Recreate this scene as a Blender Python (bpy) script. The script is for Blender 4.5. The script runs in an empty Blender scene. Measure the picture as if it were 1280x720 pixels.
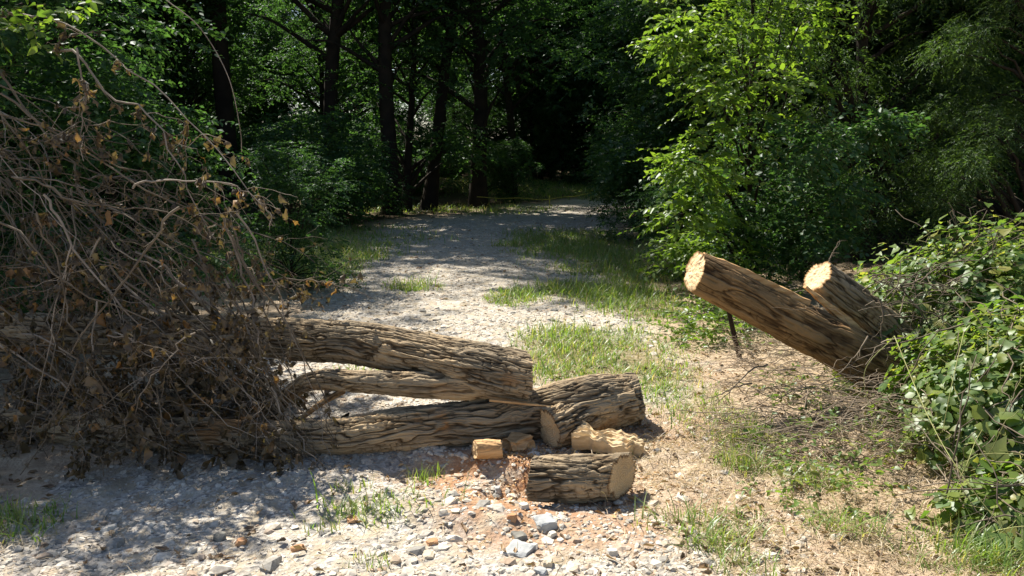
import bpy, math, random
import numpy as np
from mathutils import Vector, Matrix
rng = np.random.default_rng(7)
random.seed(7)
R = math.radians
sc = bpy.context.scene
COL = sc.collection

# ------------------------------------------------------------------ camera, sky, sun
CAM_H, PITCH, FPX = 1.6, R(9.6), 1005.0
cam_d = bpy.data.cameras.new('camera'); cam = bpy.data.objects.new('camera', cam_d); COL.objects.link(cam)
cam.location = (0, 0, CAM_H); cam.rotation_euler = (R(90) - PITCH, 0, 0)
cam_d.sensor_width = 36; cam_d.lens = 36 * FPX / 1280; cam_d.clip_end = 1000; cam_d.clip_start = 0.05
sc.camera = cam
SUN = Vector((-0.50, 0.58, 1.00)).normalized()          # direction towards the sun
w = bpy.data.worlds.new('World'); sc.world = w; w.use_nodes = True
nt = w.node_tree
sky = nt.nodes.new('ShaderNodeTexSky'); sky.sky_type = 'NISHITA'; sky.sun_disc = False
sky.sun_elevation = math.asin(SUN.z); sky.sun_rotation = math.atan2(SUN.x, SUN.y)
nt.links.new(sky.outputs[0], nt.nodes['Background'].inputs[0]); nt.nodes['Background'].inputs[1].default_value = 0.062
sd = bpy.data.lights.new('sun', 'SUN'); sd.energy = 5.0; sd.angle = R(0.5); sd.color = (1.0, 0.925, 0.80)
so = bpy.data.objects.new('sun', sd); COL.objects.link(so); so.location = (-10, 8, 20)
so.rotation_euler = SUN.to_track_quat('Z', 'Y').to_euler()
sc.view_settings.view_transform = 'Standard'; sc.view_settings.look = 'None'
sc.view_settings.exposure = 1.12; sc.view_settings.gamma = 1.0
sc.cycles.max_bounces = 6; sc.cycles.diffuse_bounces = 4; sc.cycles.glossy_bounces = 1
sc.cycles.transmission_bounces = 4; sc.cycles.use_denoising = True
sc.cycles.caustics_reflective = False; sc.cycles.caustics_refractive = False

# ------------------------------------------------------------------ helpers
def pt(px, py, d):
    """world point seen at photo pixel (px,py) whose world Y is d"""
    cx, cy = (px - 640) / FPX, (360 - py) / FPX
    c, s = math.cos(PITCH), math.sin(PITCH)
    v = np.array([cx, c + s * cy, -s + c * cy]); v *= d / v[1]
    return np.array([v[0], v[1], v[2] + CAM_H])
_perm = np.random.default_rng(3).permutation(4096)
_val = np.random.default_rng(4).random(4096) * 2 - 1
def vn(p):
    p = np.asarray(p, float); i = np.floor(p).astype(np.int64); f = p - i; f = f * f * (3 - 2 * f)
    def h(a, b, c): return _val[_perm[(_perm[(_perm[(i[..., 0] + a) & 4095] + i[..., 1] + b) & 4095] + i[..., 2] + c) & 4095]]
    x, y, z = f[..., 0], f[..., 1], f[..., 2]
    l = lambda a, b, t: a + (b - a) * t
    return l(l(l(h(0,0,0), h(1,0,0), x), l(h(0,1,0), h(1,1,0), x), y), l(l(h(0,0,1), h(1,0,1), x), l(h(0,1,1), h(1,1,1), x), y), z)
def fbm(p, o=4):
    p = np.asarray(p, float); s = 0; a = 1; t = 0
    for k in range(o):
        s = s + a * vn(p + 17.3 * k); t += a; a *= .5; p = p * 2.03
    return s / t
def n2(x, y, f, o=4, seed=0): return fbm(np.stack([x * f + seed, y * f - seed, np.zeros_like(x) + seed * .37], -1), o)
def ss(a, b, x): t = np.clip((x - a) / (b - a), 0, 1); return t * t * (3 - 2 * t)

def mesh_obj(name, V, F3=None, F4=None, mats=(), parent=None, smooth=True, attrs=None, fm=None):
    me = bpy.data.meshes.new(name)
    V = np.asarray(V, np.float32).reshape(-1, 3)
    n3 = 0 if F3 is None else len(F3); n4 = 0 if F4 is None else len(F4)
    me.vertices.add(len(V)); me.vertices.foreach_set('co', V.ravel())
    loops = []
    if n3: loops.append(np.asarray(F3, np.int32).ravel())
    if n4: loops.append(np.asarray(F4, np.int32).ravel())
    L = np.concatenate(loops)
    me.loops.add(len(L)); me.loops.foreach_set('vertex_index', L)
    me.polygons.add(n3 + n4)
    st = np.concatenate([np.arange(n3) * 3, n3 * 3 + np.arange(n4) * 4]).astype(np.int32)
    me.polygons.foreach_set('loop_start', st)
    me.polygons.foreach_set('use_smooth', np.full(n3 + n4, smooth))
    if fm is not None: me.polygons.foreach_set('material_index', np.asarray(fm, np.int32))
    for m in mats: me.materials.append(m)
    me.update(calc_edges=True)
    if attrs:
        for k, a in attrs.items():
            at = me.attributes.new(k, 'FLOAT', 'POINT'); at.data.foreach_set('value', np.asarray(a, np.float32))
    o = bpy.data.objects.new(name, me); COL.objects.link(o)
    if parent is not None: o.parent = parent
    return o
def tag(o, label=None, cat=None, group=None, kind=None):
    if label: o['label'] = label
    if cat: o['category'] = cat
    if group: o['group'] = group
    if kind: o['kind'] = kind
    return o
def empty(name, loc, rz=0):
    o = bpy.data.objects.new(name, None); COL.objects.link(o)
    o.location = tuple(float(v) for v in loc); o.rotation_euler = (0, 0, rz); o.empty_display_size = .1
    return o
def copy_tree(o, parent=None):
    c = o.copy(); COL.objects.link(c); c.parent = parent
    for ch in list(o.children): copy_tree(ch, c)
    return c
def norm(a): return a / np.maximum(np.linalg.norm(a, axis=-1, keepdims=True), 1e-9)

class MB:
    """collects pieces of geometry for one mesh"""
    def __init__(s): s.V = []; s.T = []; s.Q = []; s.n = 0; s.A = []
    def add(s, V, T=None, Q=None, A=None):
        V = np.asarray(V, float).reshape(-1, 3)
        s.V.append(V)
        if T is not None and len(T): s.T.append(np.asarray(T) + s.n)
        if Q is not None and len(Q): s.Q.append(np.asarray(Q) + s.n)
        s.A.append(np.zeros(len(V)) if A is None else A); s.n += len(V)
    def build(s, name, mat, parent=None, smooth=True, off=(0, 0, 0), attr=False):
        V = np.concatenate(s.V) - np.asarray(off)
        return mesh_obj(name, V, np.concatenate(s.T) if s.T else None, np.concatenate(s.Q) if s.Q else None,
                        [mat], parent, smooth, {'ridge': np.concatenate(s.A)} if attr else None)

def spline(P, n):
    """Catmull-Rom through points (with radius as 4th column)"""
    P = np.asarray(P, float); k = len(P)
    E = np.vstack([2 * P[0] - P[1], P, 2 * P[-1] - P[-2]])
    seg = np.linalg.norm(np.diff(P[:, :3], axis=0), axis=1); cum = np.r_[0, np.cumsum(seg)]
    s = np.linspace(0, cum[-1], n); i = np.clip(np.searchsorted(cum, s, 'right') - 1, 0, k - 2)
    t = ((s - cum[i]) / np.maximum(seg[i], 1e-9))[:, None]
    p0, p1, p2, p3 = E[i], E[i + 1], E[i + 2], E[i + 3]
    return .5 * (2 * p1 + (p2 - p0) * t + (2 * p0 - 5 * p1 + 4 * p2 - p3) * t * t + (3 * p1 - p0 - 3 * p2 + p3) * t ** 3)
def frames(C):
    T = norm(np.gradient(C, axis=0)); up = np.array([0, 0, 1.]) if abs(T[0, 2]) < .9 else np.array([0, 1., 0])
    N = np.zeros_like(C); n = norm(up - T[0] * up.dot(T[0])); N[0] = n
    for k in range(1, len(C)):
        n = n - T[k] * n.dot(T[k]); n = n / np.linalg.norm(n); N[k] = n
    return T, N, np.cross(T, N)
def thin(mb, C, r, sides=5):
    C = np.asarray(C, float); r = np.broadcast_to(r, len(C)); T, N, B = frames(C)
    a = np.arange(sides) / sides * 2 * math.pi
    V = C[:, None] + r[:, None, None] * (np.cos(a)[None, :, None] * N[:, None] + np.sin(a)[None, :, None] * B[:, None])
    m = len(C); i = np.arange(m - 1)[:, None] * sides; j = np.arange(sides)[None]; j2 = (j + 1) % sides
    Q = np.stack([i + j, i + j2, i + sides + j2, i + sides + j], -1).reshape(-1, 4)
    mb.add(V, None, Q)
    mb.V[-1] = np.vstack([mb.V[-1], C[-1] + T[-1] * r[-1]]); mb.A[-1] = np.zeros(m * sides + 1)
    mb.T.append(np.stack([(m - 1) * sides + j[0], (m - 1) * sides + j2[0], np.full(sides, m * sides)], -1) + mb.n - m * sides); mb.n += 1

def bark_log(P, sides=220, step=.006, amp=.014, fr=26., seed=0, cut0=None, cut1=None, along=.16, knots=()):
    """furrowed trunk through P rows (x,y,z,r); cutN = plane normal of a saw cut. Returns bark(V,Q,ridge), ring0, ring1"""
    P = np.asarray(P, float); Ltot = np.linalg.norm(np.diff(P[:, :3], axis=0), axis=1).sum()
    n = max(12, int(Ltot / step)); S = spline(P, n); C, r = S[:, :3], S[:, 3]
    T, N, B = frames(C); a = np.arange(sides) / sides * 2 * math.pi
    s = np.linspace(0, Ltot, n)
    ca, sa = np.cos(a)[None, :], np.sin(a)[None, :]; rr = r[:, None]
    q = np.stack([rr * ca, rr * sa, s[:, None] + 0 * ca], -1)
    # slow spiral warp then interlaced ridges stretched along the grain
    wv = .85 * fbm(q * np.array([6, 6, 4.5]) + seed, 3); wv2 = fbm(q * np.array([5, 5, 4.]) + seed + 50, 3)
    g = np.stack([(q[..., 0] + .035 * wv) * fr, (q[..., 1] + .035 * wv2) * fr, q[..., 2] * fr * along], -1) + seed
    n1 = vn(g) + .25 * vn(g * np.array([2.5, 2.5, 4.]) + 3); n2_ = vn(g * np.array([2.3, 2.3, 2.6]) + 31)
    stri = fbm(q * np.array([150, 150, 16.]) + seed + 5, 2)
    fis = np.exp(-(n1 / .15) ** 2); fis2 = np.exp(-(n2_ / .17) ** 2)
    fis3 = np.exp(-(vn(g * np.array([.9, .9, 8.]) + 77) / .10) ** 2) * ss(-.1, .3, vn(g * .6 + 13))
    rid = np.clip(.86 - .38 * fis3 - .72 * fis - .30 * fis2 * (1 - fis) + .22 * stri + .30 * np.clip(n1, -.5, .5), 0, 1.2)
    fine = fbm(q * np.array([70, 70, 30.]) + seed, 3)
    body = fbm(q * np.array([6, 6, 2.5]) + seed + 9, 2)
    disp = amp * (rid - .6) * 1.35 + amp * .22 * fine + rr * .09 * body
    for (ks, ka, kr, kh) in knots:
        dd = ((s[:, None] - ks) ** 2 + (rr * np.angle(np.exp(1j * (a[None] - ka)))) ** 2) / kr ** 2
        disp = disp + kh * np.exp(-dd)
    V = C[:, None] + (rr + disp)[..., None] * (ca[..., None] * N[:, None] + sa[..., None] * B[:, None])
    for end, cut in ((0, cut0), (1, cut1)):
        if cut is None: continue
        idx = 0 if end == 0 else n - 1; c0, t0 = C[idx], T[idx]; nn = norm(np.asarray(cut, float))
        ramp = np.clip(1 - (s if end == 0 else Ltot - s) / (r[idx] * 2.2), 0, 1)
        off = V - C[:, None]; lat = off - (off @ T[idx])[..., None] * t0
        k = -(lat @ nn) / (t0 @ nn)
        V = V + ramp[:, None, None] * k[..., None] * t0
        ring = V[idx]; ring += ((.010 * fbm(np.stack([ca[0] * 3 + seed, sa[0] * 3, 0 * ca[0]], -1), 4) + np.random.default_rng(seed + end).normal(0, .0012, sides)) * r[idx] / .14)[:, None] * t0
    i = np.arange(n - 1)[:, None] * sides; j = np.arange(sides)[None]; j2 = (j + 1) % sides
    Q = np.stack([i + j, i + j2, i + sides + j2, i + sides + j], -1).reshape(-1, 4)
    global GRAIN
    GRAIN = q.reshape(-1, 3)
    return V.reshape(-1, 3), Q, rid.ravel(), (V[0], C[0], -T[0]), (V[-1], C[-1], T[-1])
def cut_cap(name, end, mat, parent, off, rough=.010, seed=0, bulge=0.0, rings=26):
    ring, c, t = end; m = len(ring); c = ring.mean(0); u = np.linspace(0, 1, rings)[1:]
    V = c + u[:, None, None] * (ring - c)[None]
    f = fbm(V * 60 + seed, 4) * rough + fbm(V * 9 + seed, 2) * rough * 1.5
    f = f * (1 - u ** 6)[:, None] + bulge * (1 - u ** 2)[:, None]
    V = V + f[..., None] * t
    V = np.vstack([c[None] + t * bulge, V.reshape(-1, 3)])
    j = np.arange(m); j2 = (j + 1) % m
    T3 = np.stack([np.zeros(m, int), 1 + j, 1 + j2], -1)
    i = (np.arange(rings - 2) * m)[:, None] + 1
    Q = np.stack([i + j, i + m + j, i + m + j2, i + j2], -1).reshape(-1, 4)
    o = mesh_obj(name, V - np.asarray(off), T3, Q, [mat], parent, True)
    rad = np.tile(u[:, None], (1, m)).ravel()
    at = o.data.attributes.new('rad', 'FLOAT', 'POINT'); at.data.foreach_set('value', np.r_[0, rad].astype(np.float32))
    return o

LEAF = (np.array([[0,0,0],[-.27,.30,.07],[.27,.30,.07],[0,.36,0],[-.23,.62,.04],[.23,.62,.04],[0,1,-.10]], float),
        np.array([[0,3,1],[0,2,3],[4,3,6],[3,5,6],[1,3,4],[3,2,5]]))
FAR = (np.array([[0,0,0],[-.30,.48,.09],[.30,.48,.09],[0,1,-.06]], float), np.array([[0,3,1],[0,2,3]]))
HEART = (np.array([[0,0,0],[-.40,-.02,.05],[.40,-.02,.05],[-.46,.30,.09],[.46,.30,.09],[0,.35,0],[-.25,.68,.03],[.25,.68,.03],[0,1,-.14]], float),
         np.array([[0,5,1],[1,5,3],[0,2,5],[2,4,5],[3,5,6],[5,4,7],[6,5,8],[5,7,8]]))
CURL = (np.array([[0,0,0],[-.16,.25,.14],[.2,.3,.12],[0,.3,0],[-.1,.62,.22],[.19,.58,.05],[.03,.66,-.06],[.09,.95,.12],[0,.9,.02]], float),
        np.array([[0,3,1],[0,2,3],[1,3,4],[3,6,4],[3,2,5],[3,5,6],[4,6,8],[6,5,7],[6,7,8]]))
def leaves(pos, dr, nr, size, tpl, mb=None, wid=1.0, jit=.12, g=rng):
    """batch of leaves; pos, dr, nr (n,3), size (n)"""
    d = norm(dr); x = norm(np.cross(d, nr)); z = np.cross(x, d)
    tv, tf = tpl; k = len(tv)
    L = tv[None] + g.normal(0, jit * .3, (len(pos), k, 3)); L[:, 0] = 0
    V = pos[:, None] + size[:, None, None] * (L[..., :1] * wid * x[:, None] + L[..., 1:2] * d[:, None] + L[..., 2:] * z[:, None])
    T = tf[None] + (np.arange(len(pos)) * k)[:, None, None]
    if mb is not None: mb.add(V, T.reshape(-1, 3)); return
    return V.reshape(-1, 3), T.reshape(-1, 3)

def mat(name):
    m = bpy.data.materials.new(name); m.use_nodes = True; t = m.node_tree; t.nodes.clear()
    out = t.nodes.new('ShaderNodeOutputMaterial')
    def N(ty, **kw):
        n = t.nodes.new('ShaderNode' + ty)
        for k, v in kw.items():
            if k.startswith('i_'):
                key = k[2:]; key = int(key) if key.isdigit() else key.replace('_', ' ')
                n.inputs[key].default_value = v
            else: setattr(n, k, v)
        return n
    return m, t, N, lambda a, b: t.links.new(a, b), out
def ramp(N, stops, interp='LINEAR'):
    r = N('ValToRGB'); r.color_ramp.interpolation = interp; e = r.color_ramp.elements
    while len(e) < len(stops): e.new(.5)
    for k, (p, c) in enumerate(stops): e[k].position = p; e[k].color = (*c, 1) if len(c) == 3 else c
    return r
def leaf_mat(name, cols, trans=.45, tb=2.2, gloss=.06, rough=.35):
    m, t, N, L, out = mat(name)
    geo = N('NewGeometry'); r = ramp(N, [(i / (len(cols) - 1), c) for i, c in enumerate(cols)]); L(geo.outputs['Random Per Island'], r.inputs[0])
    d = N('BsdfDiffuse'); tr = N('BsdfTranslucent'); gl = N('BsdfGlossy', i_Roughness=rough)
    mul = N('Mix', data_type='RGBA', blend_type='MULTIPLY'); mul.inputs[0].default_value = 1
    mul.inputs[7].default_value = (tb * 1.0, tb * 1.05, tb * .45, 1)
    L(r.outputs[0], d.inputs[0]); L(r.outputs[0], mul.inputs[6]); L(mul.outputs[2], tr.inputs[0])
    a = N('MixShader', i_0=trans); L(d.outputs[0], a.inputs[1]); L(tr.outputs[0], a.inputs[2])
    gl.inputs[0].default_value = (.9, .95, 1, 1)
    b = N('MixShader', i_0=gloss); L(a.outputs[0], b.inputs[1]); L(gl.outputs[0], b.inputs[2])
    L(b.outputs[0], out.inputs[0]); return m
def simple_mat(name, c1, c2, scale=20, rough=.85, bump=.3, stretch=(1, 1, 1), dist=.004, det=6):
    m, t, N, L, out = mat(name)
    tc = N('TexCoord'); mp = N('Mapping'); mp.inputs['Scale'].default_value = stretch; L(tc.outputs['Object'], mp.inputs[0])
    no = N('TexNoise', i_Scale=scale, i_Detail=det); L(mp.outputs[0], no.inputs['Vector'])
    r = ramp(N, [(.32, c1), (.68, c2)]); L(no.outputs[0], r.inputs[0])
    p = N('BsdfPrincipled', i_Roughness=rough); L(r.outputs[0], p.inputs['Base Color'])
    p.inputs['Specular IOR Level'].default_value = .25
    b = N('Bump', i_Strength=bump, i_Distance=dist); L(no.outputs[0], b.inputs['Height']); L(b.outputs[0], p.inputs['Normal'])
    L(p.outputs[0], out.inputs[0]); return m
def bark_mat(name, hi, mid, lo, orange=None):
    m, t, N, L, out = mat(name)
    at = N('Attribute', attribute_name='ridge'); tc = N('TexCoord')
    gr = N('Attribute', attribute_name='grain'); mp = N('Mapping'); mp.inputs['Scale'].default_value = (1, 1, .16); L(gr.outputs['Vector'], mp.inputs[0])
    no = N('TexNoise', i_Scale=85., i_Detail=8, i_Roughness=.7); L(mp.outputs[0], no.inputs['Vector'])
    ad = N('Math', operation='MULTIPLY_ADD', i_1=.55); L(no.outputs[0], ad.inputs[0])
    sb = N('Math', operation='SUBTRACT', i_1=.27); L(at.outputs['Fac'], sb.inputs[0]); L(sb.outputs[0], ad.inputs[2])
    r = ramp(N, [(.08, lo), (.42, mid), (.85, hi)]); L(ad.outputs[0], r.inputs[0])
    big = N('TexNoise', i_Scale=3.5, i_Detail=4); L(tc.outputs['Object'], big.inputs['Vector'])
    r2 = ramp(N, [(.36, (.66, .66, .66)), (.5, (.95, .92, .88)), (.66, (1.22, 1.12, .98))]); L(big.outputs[0], r2.inputs[0])
    mx = N('Mix', data_type='RGBA', blend_type='MULTIPLY'); mx.inputs[0].default_value = 1; L(r.outputs[0], mx.inputs[6]); L(r2.outputs[0], mx.inputs[7])
    col = mx.outputs[2]
    if orange:
        b3 = N('TexNoise', i_Scale=2.3, i_Detail=5); L(tc.outputs['Object'], b3.inputs['Vector'])
        r3 = ramp(N, [(.60, (0, 0, 0)), (.68, (1, 1, 1))]); L(b3.outputs[0], r3.inputs[0])
        m3 = N('Mix', data_type='RGBA'); L(r3.outputs[0], m3.inputs[0]); L(col, m3.inputs[6]); m3.inputs[7].default_value = (*orange, 1); col = m3.outputs[2]
    p = N('BsdfPrincipled', i_Roughness=.9); p.inputs['Specular IOR Level'].default_value = .15; L(col, p.inputs['Base Color'])
    b = N('Bump', i_Strength=.9, i_Distance=.012); L(no.outputs[0], b.inputs['Height']); L(b.outputs[0], p.inputs['Normal'])
    L(p.outputs[0], out.inputs[0]); return m
def wood_mat(name, hi, lo, edge):
    m, t, N, L, out = mat(name)
    at = N('Attribute', attribute_name='rad'); tc = N('TexCoord')
    no = N('TexNoise', i_Scale=14., i_Detail=6); L(tc.outputs['Object'], no.inputs['Vector'])
    a = N('Math', operation='MULTIPLY_ADD', i_1=.22); L(no.outputs[0], a.inputs[0]); L(at.outputs['Fac'], a.inputs[2])
    s = N('Math', operation='MULTIPLY', i_1=62.); L(a.outputs[0], s.inputs[0]); sn = N('Math', operation='SINE'); L(s.outputs[0], sn.inputs[0])
    r = ramp(N, [(.0, lo), (1., hi)]); mr = N('MapRange', i_1=-1., i_2=1.); L(sn.outputs[0], mr.inputs[0])
    n3 = N('TexNoise', i_Scale=6., i_Detail=5); L(tc.outputs['Object'], n3.inputs['Vector'])
    mm = N('Math', operation='MULTIPLY_ADD', i_1=.5, i_2=.0); L(mr.outputs[0], mm.inputs[0]); L(n3.outputs[0], mm.inputs[2]); L(mm.outputs[0], r.inputs[0])
    re = ramp(N, [(.86, (0, 0, 0)), (.97, (1, 1, 1))]); L(a.outputs[0], re.inputs[0])
    sub = N('Math', operation='SUBTRACT', i_1=.11); L(a.outputs[0], sub.inputs[0]); L(sub.outputs[0], re.inputs[0])
    mx = N('Mix', data_type='RGBA'); L(re.outputs[0], mx.inputs[0]); L(r.outputs[0], mx.inputs[6]); mx.inputs[7].default_value = (*edge, 1)
    p = N('BsdfPrincipled', i_Roughness=.85); p.inputs['Specular IOR Level'].default_value = .1; L(mx.outputs[2], p.inputs['Base Color'])
    b = N('Bump', i_Strength=.5, i_Distance=.003); L(no.outputs[0], b.inputs['Height']); L(b.outputs[0], p.inputs['Normal'])
    L(p.outputs[0], out.inputs[0]); return m

M = {}
M['bark'] = bark_mat('grey_brown_bark', (.40, .325, .225), (.19, .147, .098), (.07, .050, .031), orange=(.34, .19, .085))
M['bark_tan'] = bark_mat('tan_bark', (.32, .215, .115), (.185, .118, .060), (.07, .042, .022))
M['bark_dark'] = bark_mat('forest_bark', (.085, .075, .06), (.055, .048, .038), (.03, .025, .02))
M['cut'] = wood_mat('sawn_wood', (.66, .49, .29), (.32, .19, .09), (.20, .12, .06))
M['cut_pale'] = wood_mat('fresh_sawn_wood', (.78, .60, .38), (.40, .24, .10), (.24, .14, .06))
M['split'] = simple_mat('split_wood', (.34, .19, .08), (.64, .43, .22), 34, .8, .9, (.12, 1, 1), .008)
M['pale_split'] = simple_mat('pale_split_wood', (.46, .33, .18), (.72, .58, .37), 30, .8, .9, (.14, 1, 1), .008)
M['twig'] = simple_mat('dead_twig', (.085, .066, .046), (.19, .155, .115), 6, .8, .3)
M['twig_mid'] = simple_mat('weathered_twig', (.16, .12, .085), (.38, .31, .23), 5, .8, .3)
M['twig_pale'] = simple_mat('bleached_twig', (.17, .135, .10), (.36, .305, .25), 8, .8, .3)
M['vinestem'] = simple_mat('vine_stem', (.17, .15, .06), (.30, .33, .12), 8, .7, .2)
M['deadleaf'] = leaf_mat('dead_leaf', [(.07, .05, .03), (.12, .085, .05), (.17, .115, .065), (.11, .085, .055), (.09, .065, .04), (.14, .11, .07), (.30, .15, .05)], .3, 1.6, .03, .5)
M['vine'] = leaf_mat('vine_leaf', [(.06, .115, .025), (.09, .16, .032), (.14, .20, .04), (.08, .14, .03), (.20, .24, .05), (.05, .10, .03), (.26, .25, .07)], .42, 2.3, .03, .45)
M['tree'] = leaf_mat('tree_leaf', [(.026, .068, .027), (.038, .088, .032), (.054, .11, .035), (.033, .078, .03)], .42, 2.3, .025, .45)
M['young'] = leaf_mat('young_leaf', [(.06, .11, .02), (.09, .155, .025), (.13, .19, .03), (.07, .125, .022)], .50, 2.3, .03, .4)
M['cedar'] = leaf_mat('cedar_leaf', [(.03, .065, .02), (.05, .095, .025), (.08, .13, .03)], .35, 2.2, .03, .5)
M['grass'] = leaf_mat('grass_blade', [(.10, .18, .03), (.14, .24, .04), (.20, .29, .06), (.12, .21, .035), (.30, .29, .11), (.12, .20, .05), (.42, .35, .19)], .45, 1.9, .05, .45)
M['straw'] = leaf_mat('dry_grass', [(.42, .33, .22), (.52, .42, .29), (.36, .27, .18), (.60, .50, .36), (.28, .20, .13)], .25, 1.2, .03, .5)
M['litter'] = leaf_mat('leaf_litter', [(.16, .10, .06), (.24, .155, .09), (.30, .21, .13), (.13, .085, .055), (.34, .22, .11)], .15, 1.2, .03, .5)
M['tape'] = simple_mat('yellow_tape', (.40, .38, .06), (.5, .46, .08), 5, .4, .05)

# ------------------------------------------------------------------ ground
def gflat(px, py, z=0):
    cy = (360 - py) / FPX; c, s = math.cos(PITCH), math.sin(PITCH)
    dz = -s + c * cy; k = (z - CAM_H) / dz
    return np.array([(px - 640) / FPX * k, (c + s * cy) * k])
def blob(x, y, px, py, rx, ry, rot=0, soft=.35, wob=.25, seed=0):
    cx, cy = gflat(px, py); dx, dy = x - cx, y - cy
    if rot: c, s = math.cos(rot), math.sin(rot); dx, dy = dx * c + dy * s, -dx * s + dy * c
    q = np.sqrt((dx / rx) ** 2 + (dy / ry) ** 2) + wob * n2(x, y, 1.6, 4, seed + 3.1)
    return ss(1 + soft, 1 - soft, q)
def H(x, y):
    x = np.asarray(x, float); y = np.asarray(y, float)
    z = .05 * n2(x, y, .45, 3, 5) + .016 * n2(x, y, 2.2, 3, 8) * ss(60, 10, y)
    z = z + .022 * n2(x, y, 7, 3, 2) * ss(16, 8, y)
    z = z - .085 * blob(x, y, 575, 592, .52, .20, R(-20), .35, .2, 4) - .05 * blob(x, y, 645, 610, .20, .22, 0, .4, .2, 4)
    z = z + .05 * blob(x, y, 560, 640, .55, .18, R(-12), .5, .2, 9)
    z = z + .30 * ss(2.2, 5.5, x - .15 * y) + .5 * ss(26, 36, y) * ss(8, -4, x) + 2.5 * ss(34, 90, y)
    z = z + .25 * ss(-4, -12, x)
    return z
def road_c(y):    # centre line x and half width of the old gravel track
    cx = np.interp(y, [-5, 2.5, 5, 8, 12, 17, 22, 25, 28, 34], [-.6, -.45, -.55, -.45, -.55, -.25, 1.2, 2.6, 5.0, 14])
    hw = np.interp(y, [-5, 2.5, 5, 8, 12, 17, 22, 28, 34], [2.3, 1.75, 1.75, 1.7, 2.1, 2.6, 1.9, 1.8, 1.8])
    return cx, hw
GRASS = [  # px, py, rx, ry, density
    (740, 445, .62, .75, 1.0), (690, 425, .35, .4, .8), (800, 470, .35, .6, .7), (745, 365, .75, .55, 1.0), (640, 372, .25, .4, .8), (800, 380, .5, .8, .55),
    (720, 305, 1.1, 2.2, .9), (770, 330, .7, 1.4, .7), (365, 338, .85, 1.2, 1.0), (330, 315, 1.6, 2.0, .9), (420, 325, .6, .9, .9),
    (510, 360, .32, .35, .55), (470, 300, 1.2, .8, .25), (930, 580, .18, .22, .45), (920, 545, .2, .3, .5),
    (470, 640, .3, .12, .25), (700, 240, 4.5, 4.5, 1.0), (560, 262, 3.0, 1.5, .4), (250, 300, 3, 3, .5), (10, 650, .2, .2, .25), (880, 660, .3, .15, .16), (1240, 700, .3, .2, .3),
    (600, 470, .9, .25, .35), (860, 500, .25, .5, .35)]
def masks(x, y):
    x = np.asarray(x, float); y = np.asarray(y, float); cx, hw = road_c(y)
    e = np.abs(x - cx) / hw + .30 * n2(x, y, .9, 4, 1) + .12 * n2(x, y, 5, 3, 6)
    gr = ss(1.12, .85, e)
    gr = gr * (1 - .85 * blob(x, y, 850, 600, .65, 1.0, 0, .5, .4, 2)) * (1 - .9 * blob(x, y, 745, 450, .75, .75, 0, .4, .4, 3)) 
    gr = np.maximum(gr, blob(x, y, 640, 690, .9, .5, 0, .4, .3, 1) * .9)
    clay = np.maximum.reduce([blob(x, y, 635, 580, .46, .32, 0, .5, .5, 7), .95 * blob(x, y, 665, 640, .50, .30, .2, .5, .6, 8), .4 * blob(x, y, 850, 530, .40, .35, 0, .6, .7, 9),
                              .75 * blob(x, y, 720, 665, .5, .22, 0, .6, .8, 12), .28 * blob(x, y, 930, 650, .8, .35, 0, .7, 1.0, 11)])
    g = np.zeros_like(x)
    for i, (px, py, rx, ry, dn) in enumerate(GRASS): g = np.maximum(g, dn * blob(x, y, px, py, rx, ry, 0, .5, .6, 20 + i))
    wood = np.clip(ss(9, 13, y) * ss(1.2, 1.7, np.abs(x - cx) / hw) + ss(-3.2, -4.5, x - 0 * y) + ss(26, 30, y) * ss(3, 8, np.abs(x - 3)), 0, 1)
    return gr, clay, g, wood
def axis(lo, a, b, hi, d, gmax):
    core = np.arange(a, b, d); out = [b]; s = d
    while out[-1] < hi: s = min(s * 1.06, gmax); out.append(out[-1] + s)
    neg = [a - d]; s = d
    while neg[-1] > lo: s = min(s * 1.06, gmax); neg.append(neg[-1] - s)
    return np.r_[np.array(neg[::-1]), core, np.array(out)]
ax = axis(-150, -3.0, 3.6, 150, .02, 6.0); ay = axis(-60, 2.2, 7.2, 260, .02, 6.0)
GX, GY = np.meshgrid(ax, ay); nx, ny = len(ax), len(ay)
GZ = H(GX, GY)
mg, mc, mgr, mw = masks(GX, GY)
GZ = GZ + .017 * n2(GX, GY, 15, 4, 15) * (.4 + .6 * np.maximum(mg, mc)) * ss(12, 7, GY)
i = np.arange(ny - 1)[:, None] * nx; j = np.arange(nx - 1)[None]
GQ = np.stack([i + j, i + j + 1, i + nx + j + 1, i + nx + j], -1).reshape(-1, 4)
def hz(x, y):   # exact height of the built grid
    x = np.atleast_1d(np.asarray(x, float)); y = np.atleast_1d(np.asarray(y, float))
    a = np.clip(np.searchsorted(ax, x) - 1, 0, nx - 2); b = np.clip(np.searchsorted(ay, y) - 1, 0, ny - 2)
    u = (x - ax[a]) / (ax[a + 1] - ax[a]); v = (y - ay[b]) / (ay[b + 1] - ay[b])
    return (GZ[b, a] * (1 - u) + GZ[b, a + 1] * u) * (1 - v) + (GZ[b + 1, a] * (1 - u) + GZ[b + 1, a + 1] * u) * v
def G(px, py):
    p = gflat(px, py)
    for _ in range(4): p = gflat(px, py, float(hz(*p)[0]))
    return np.array([p[0], p[1], float(hz(*p)[0])])

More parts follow.
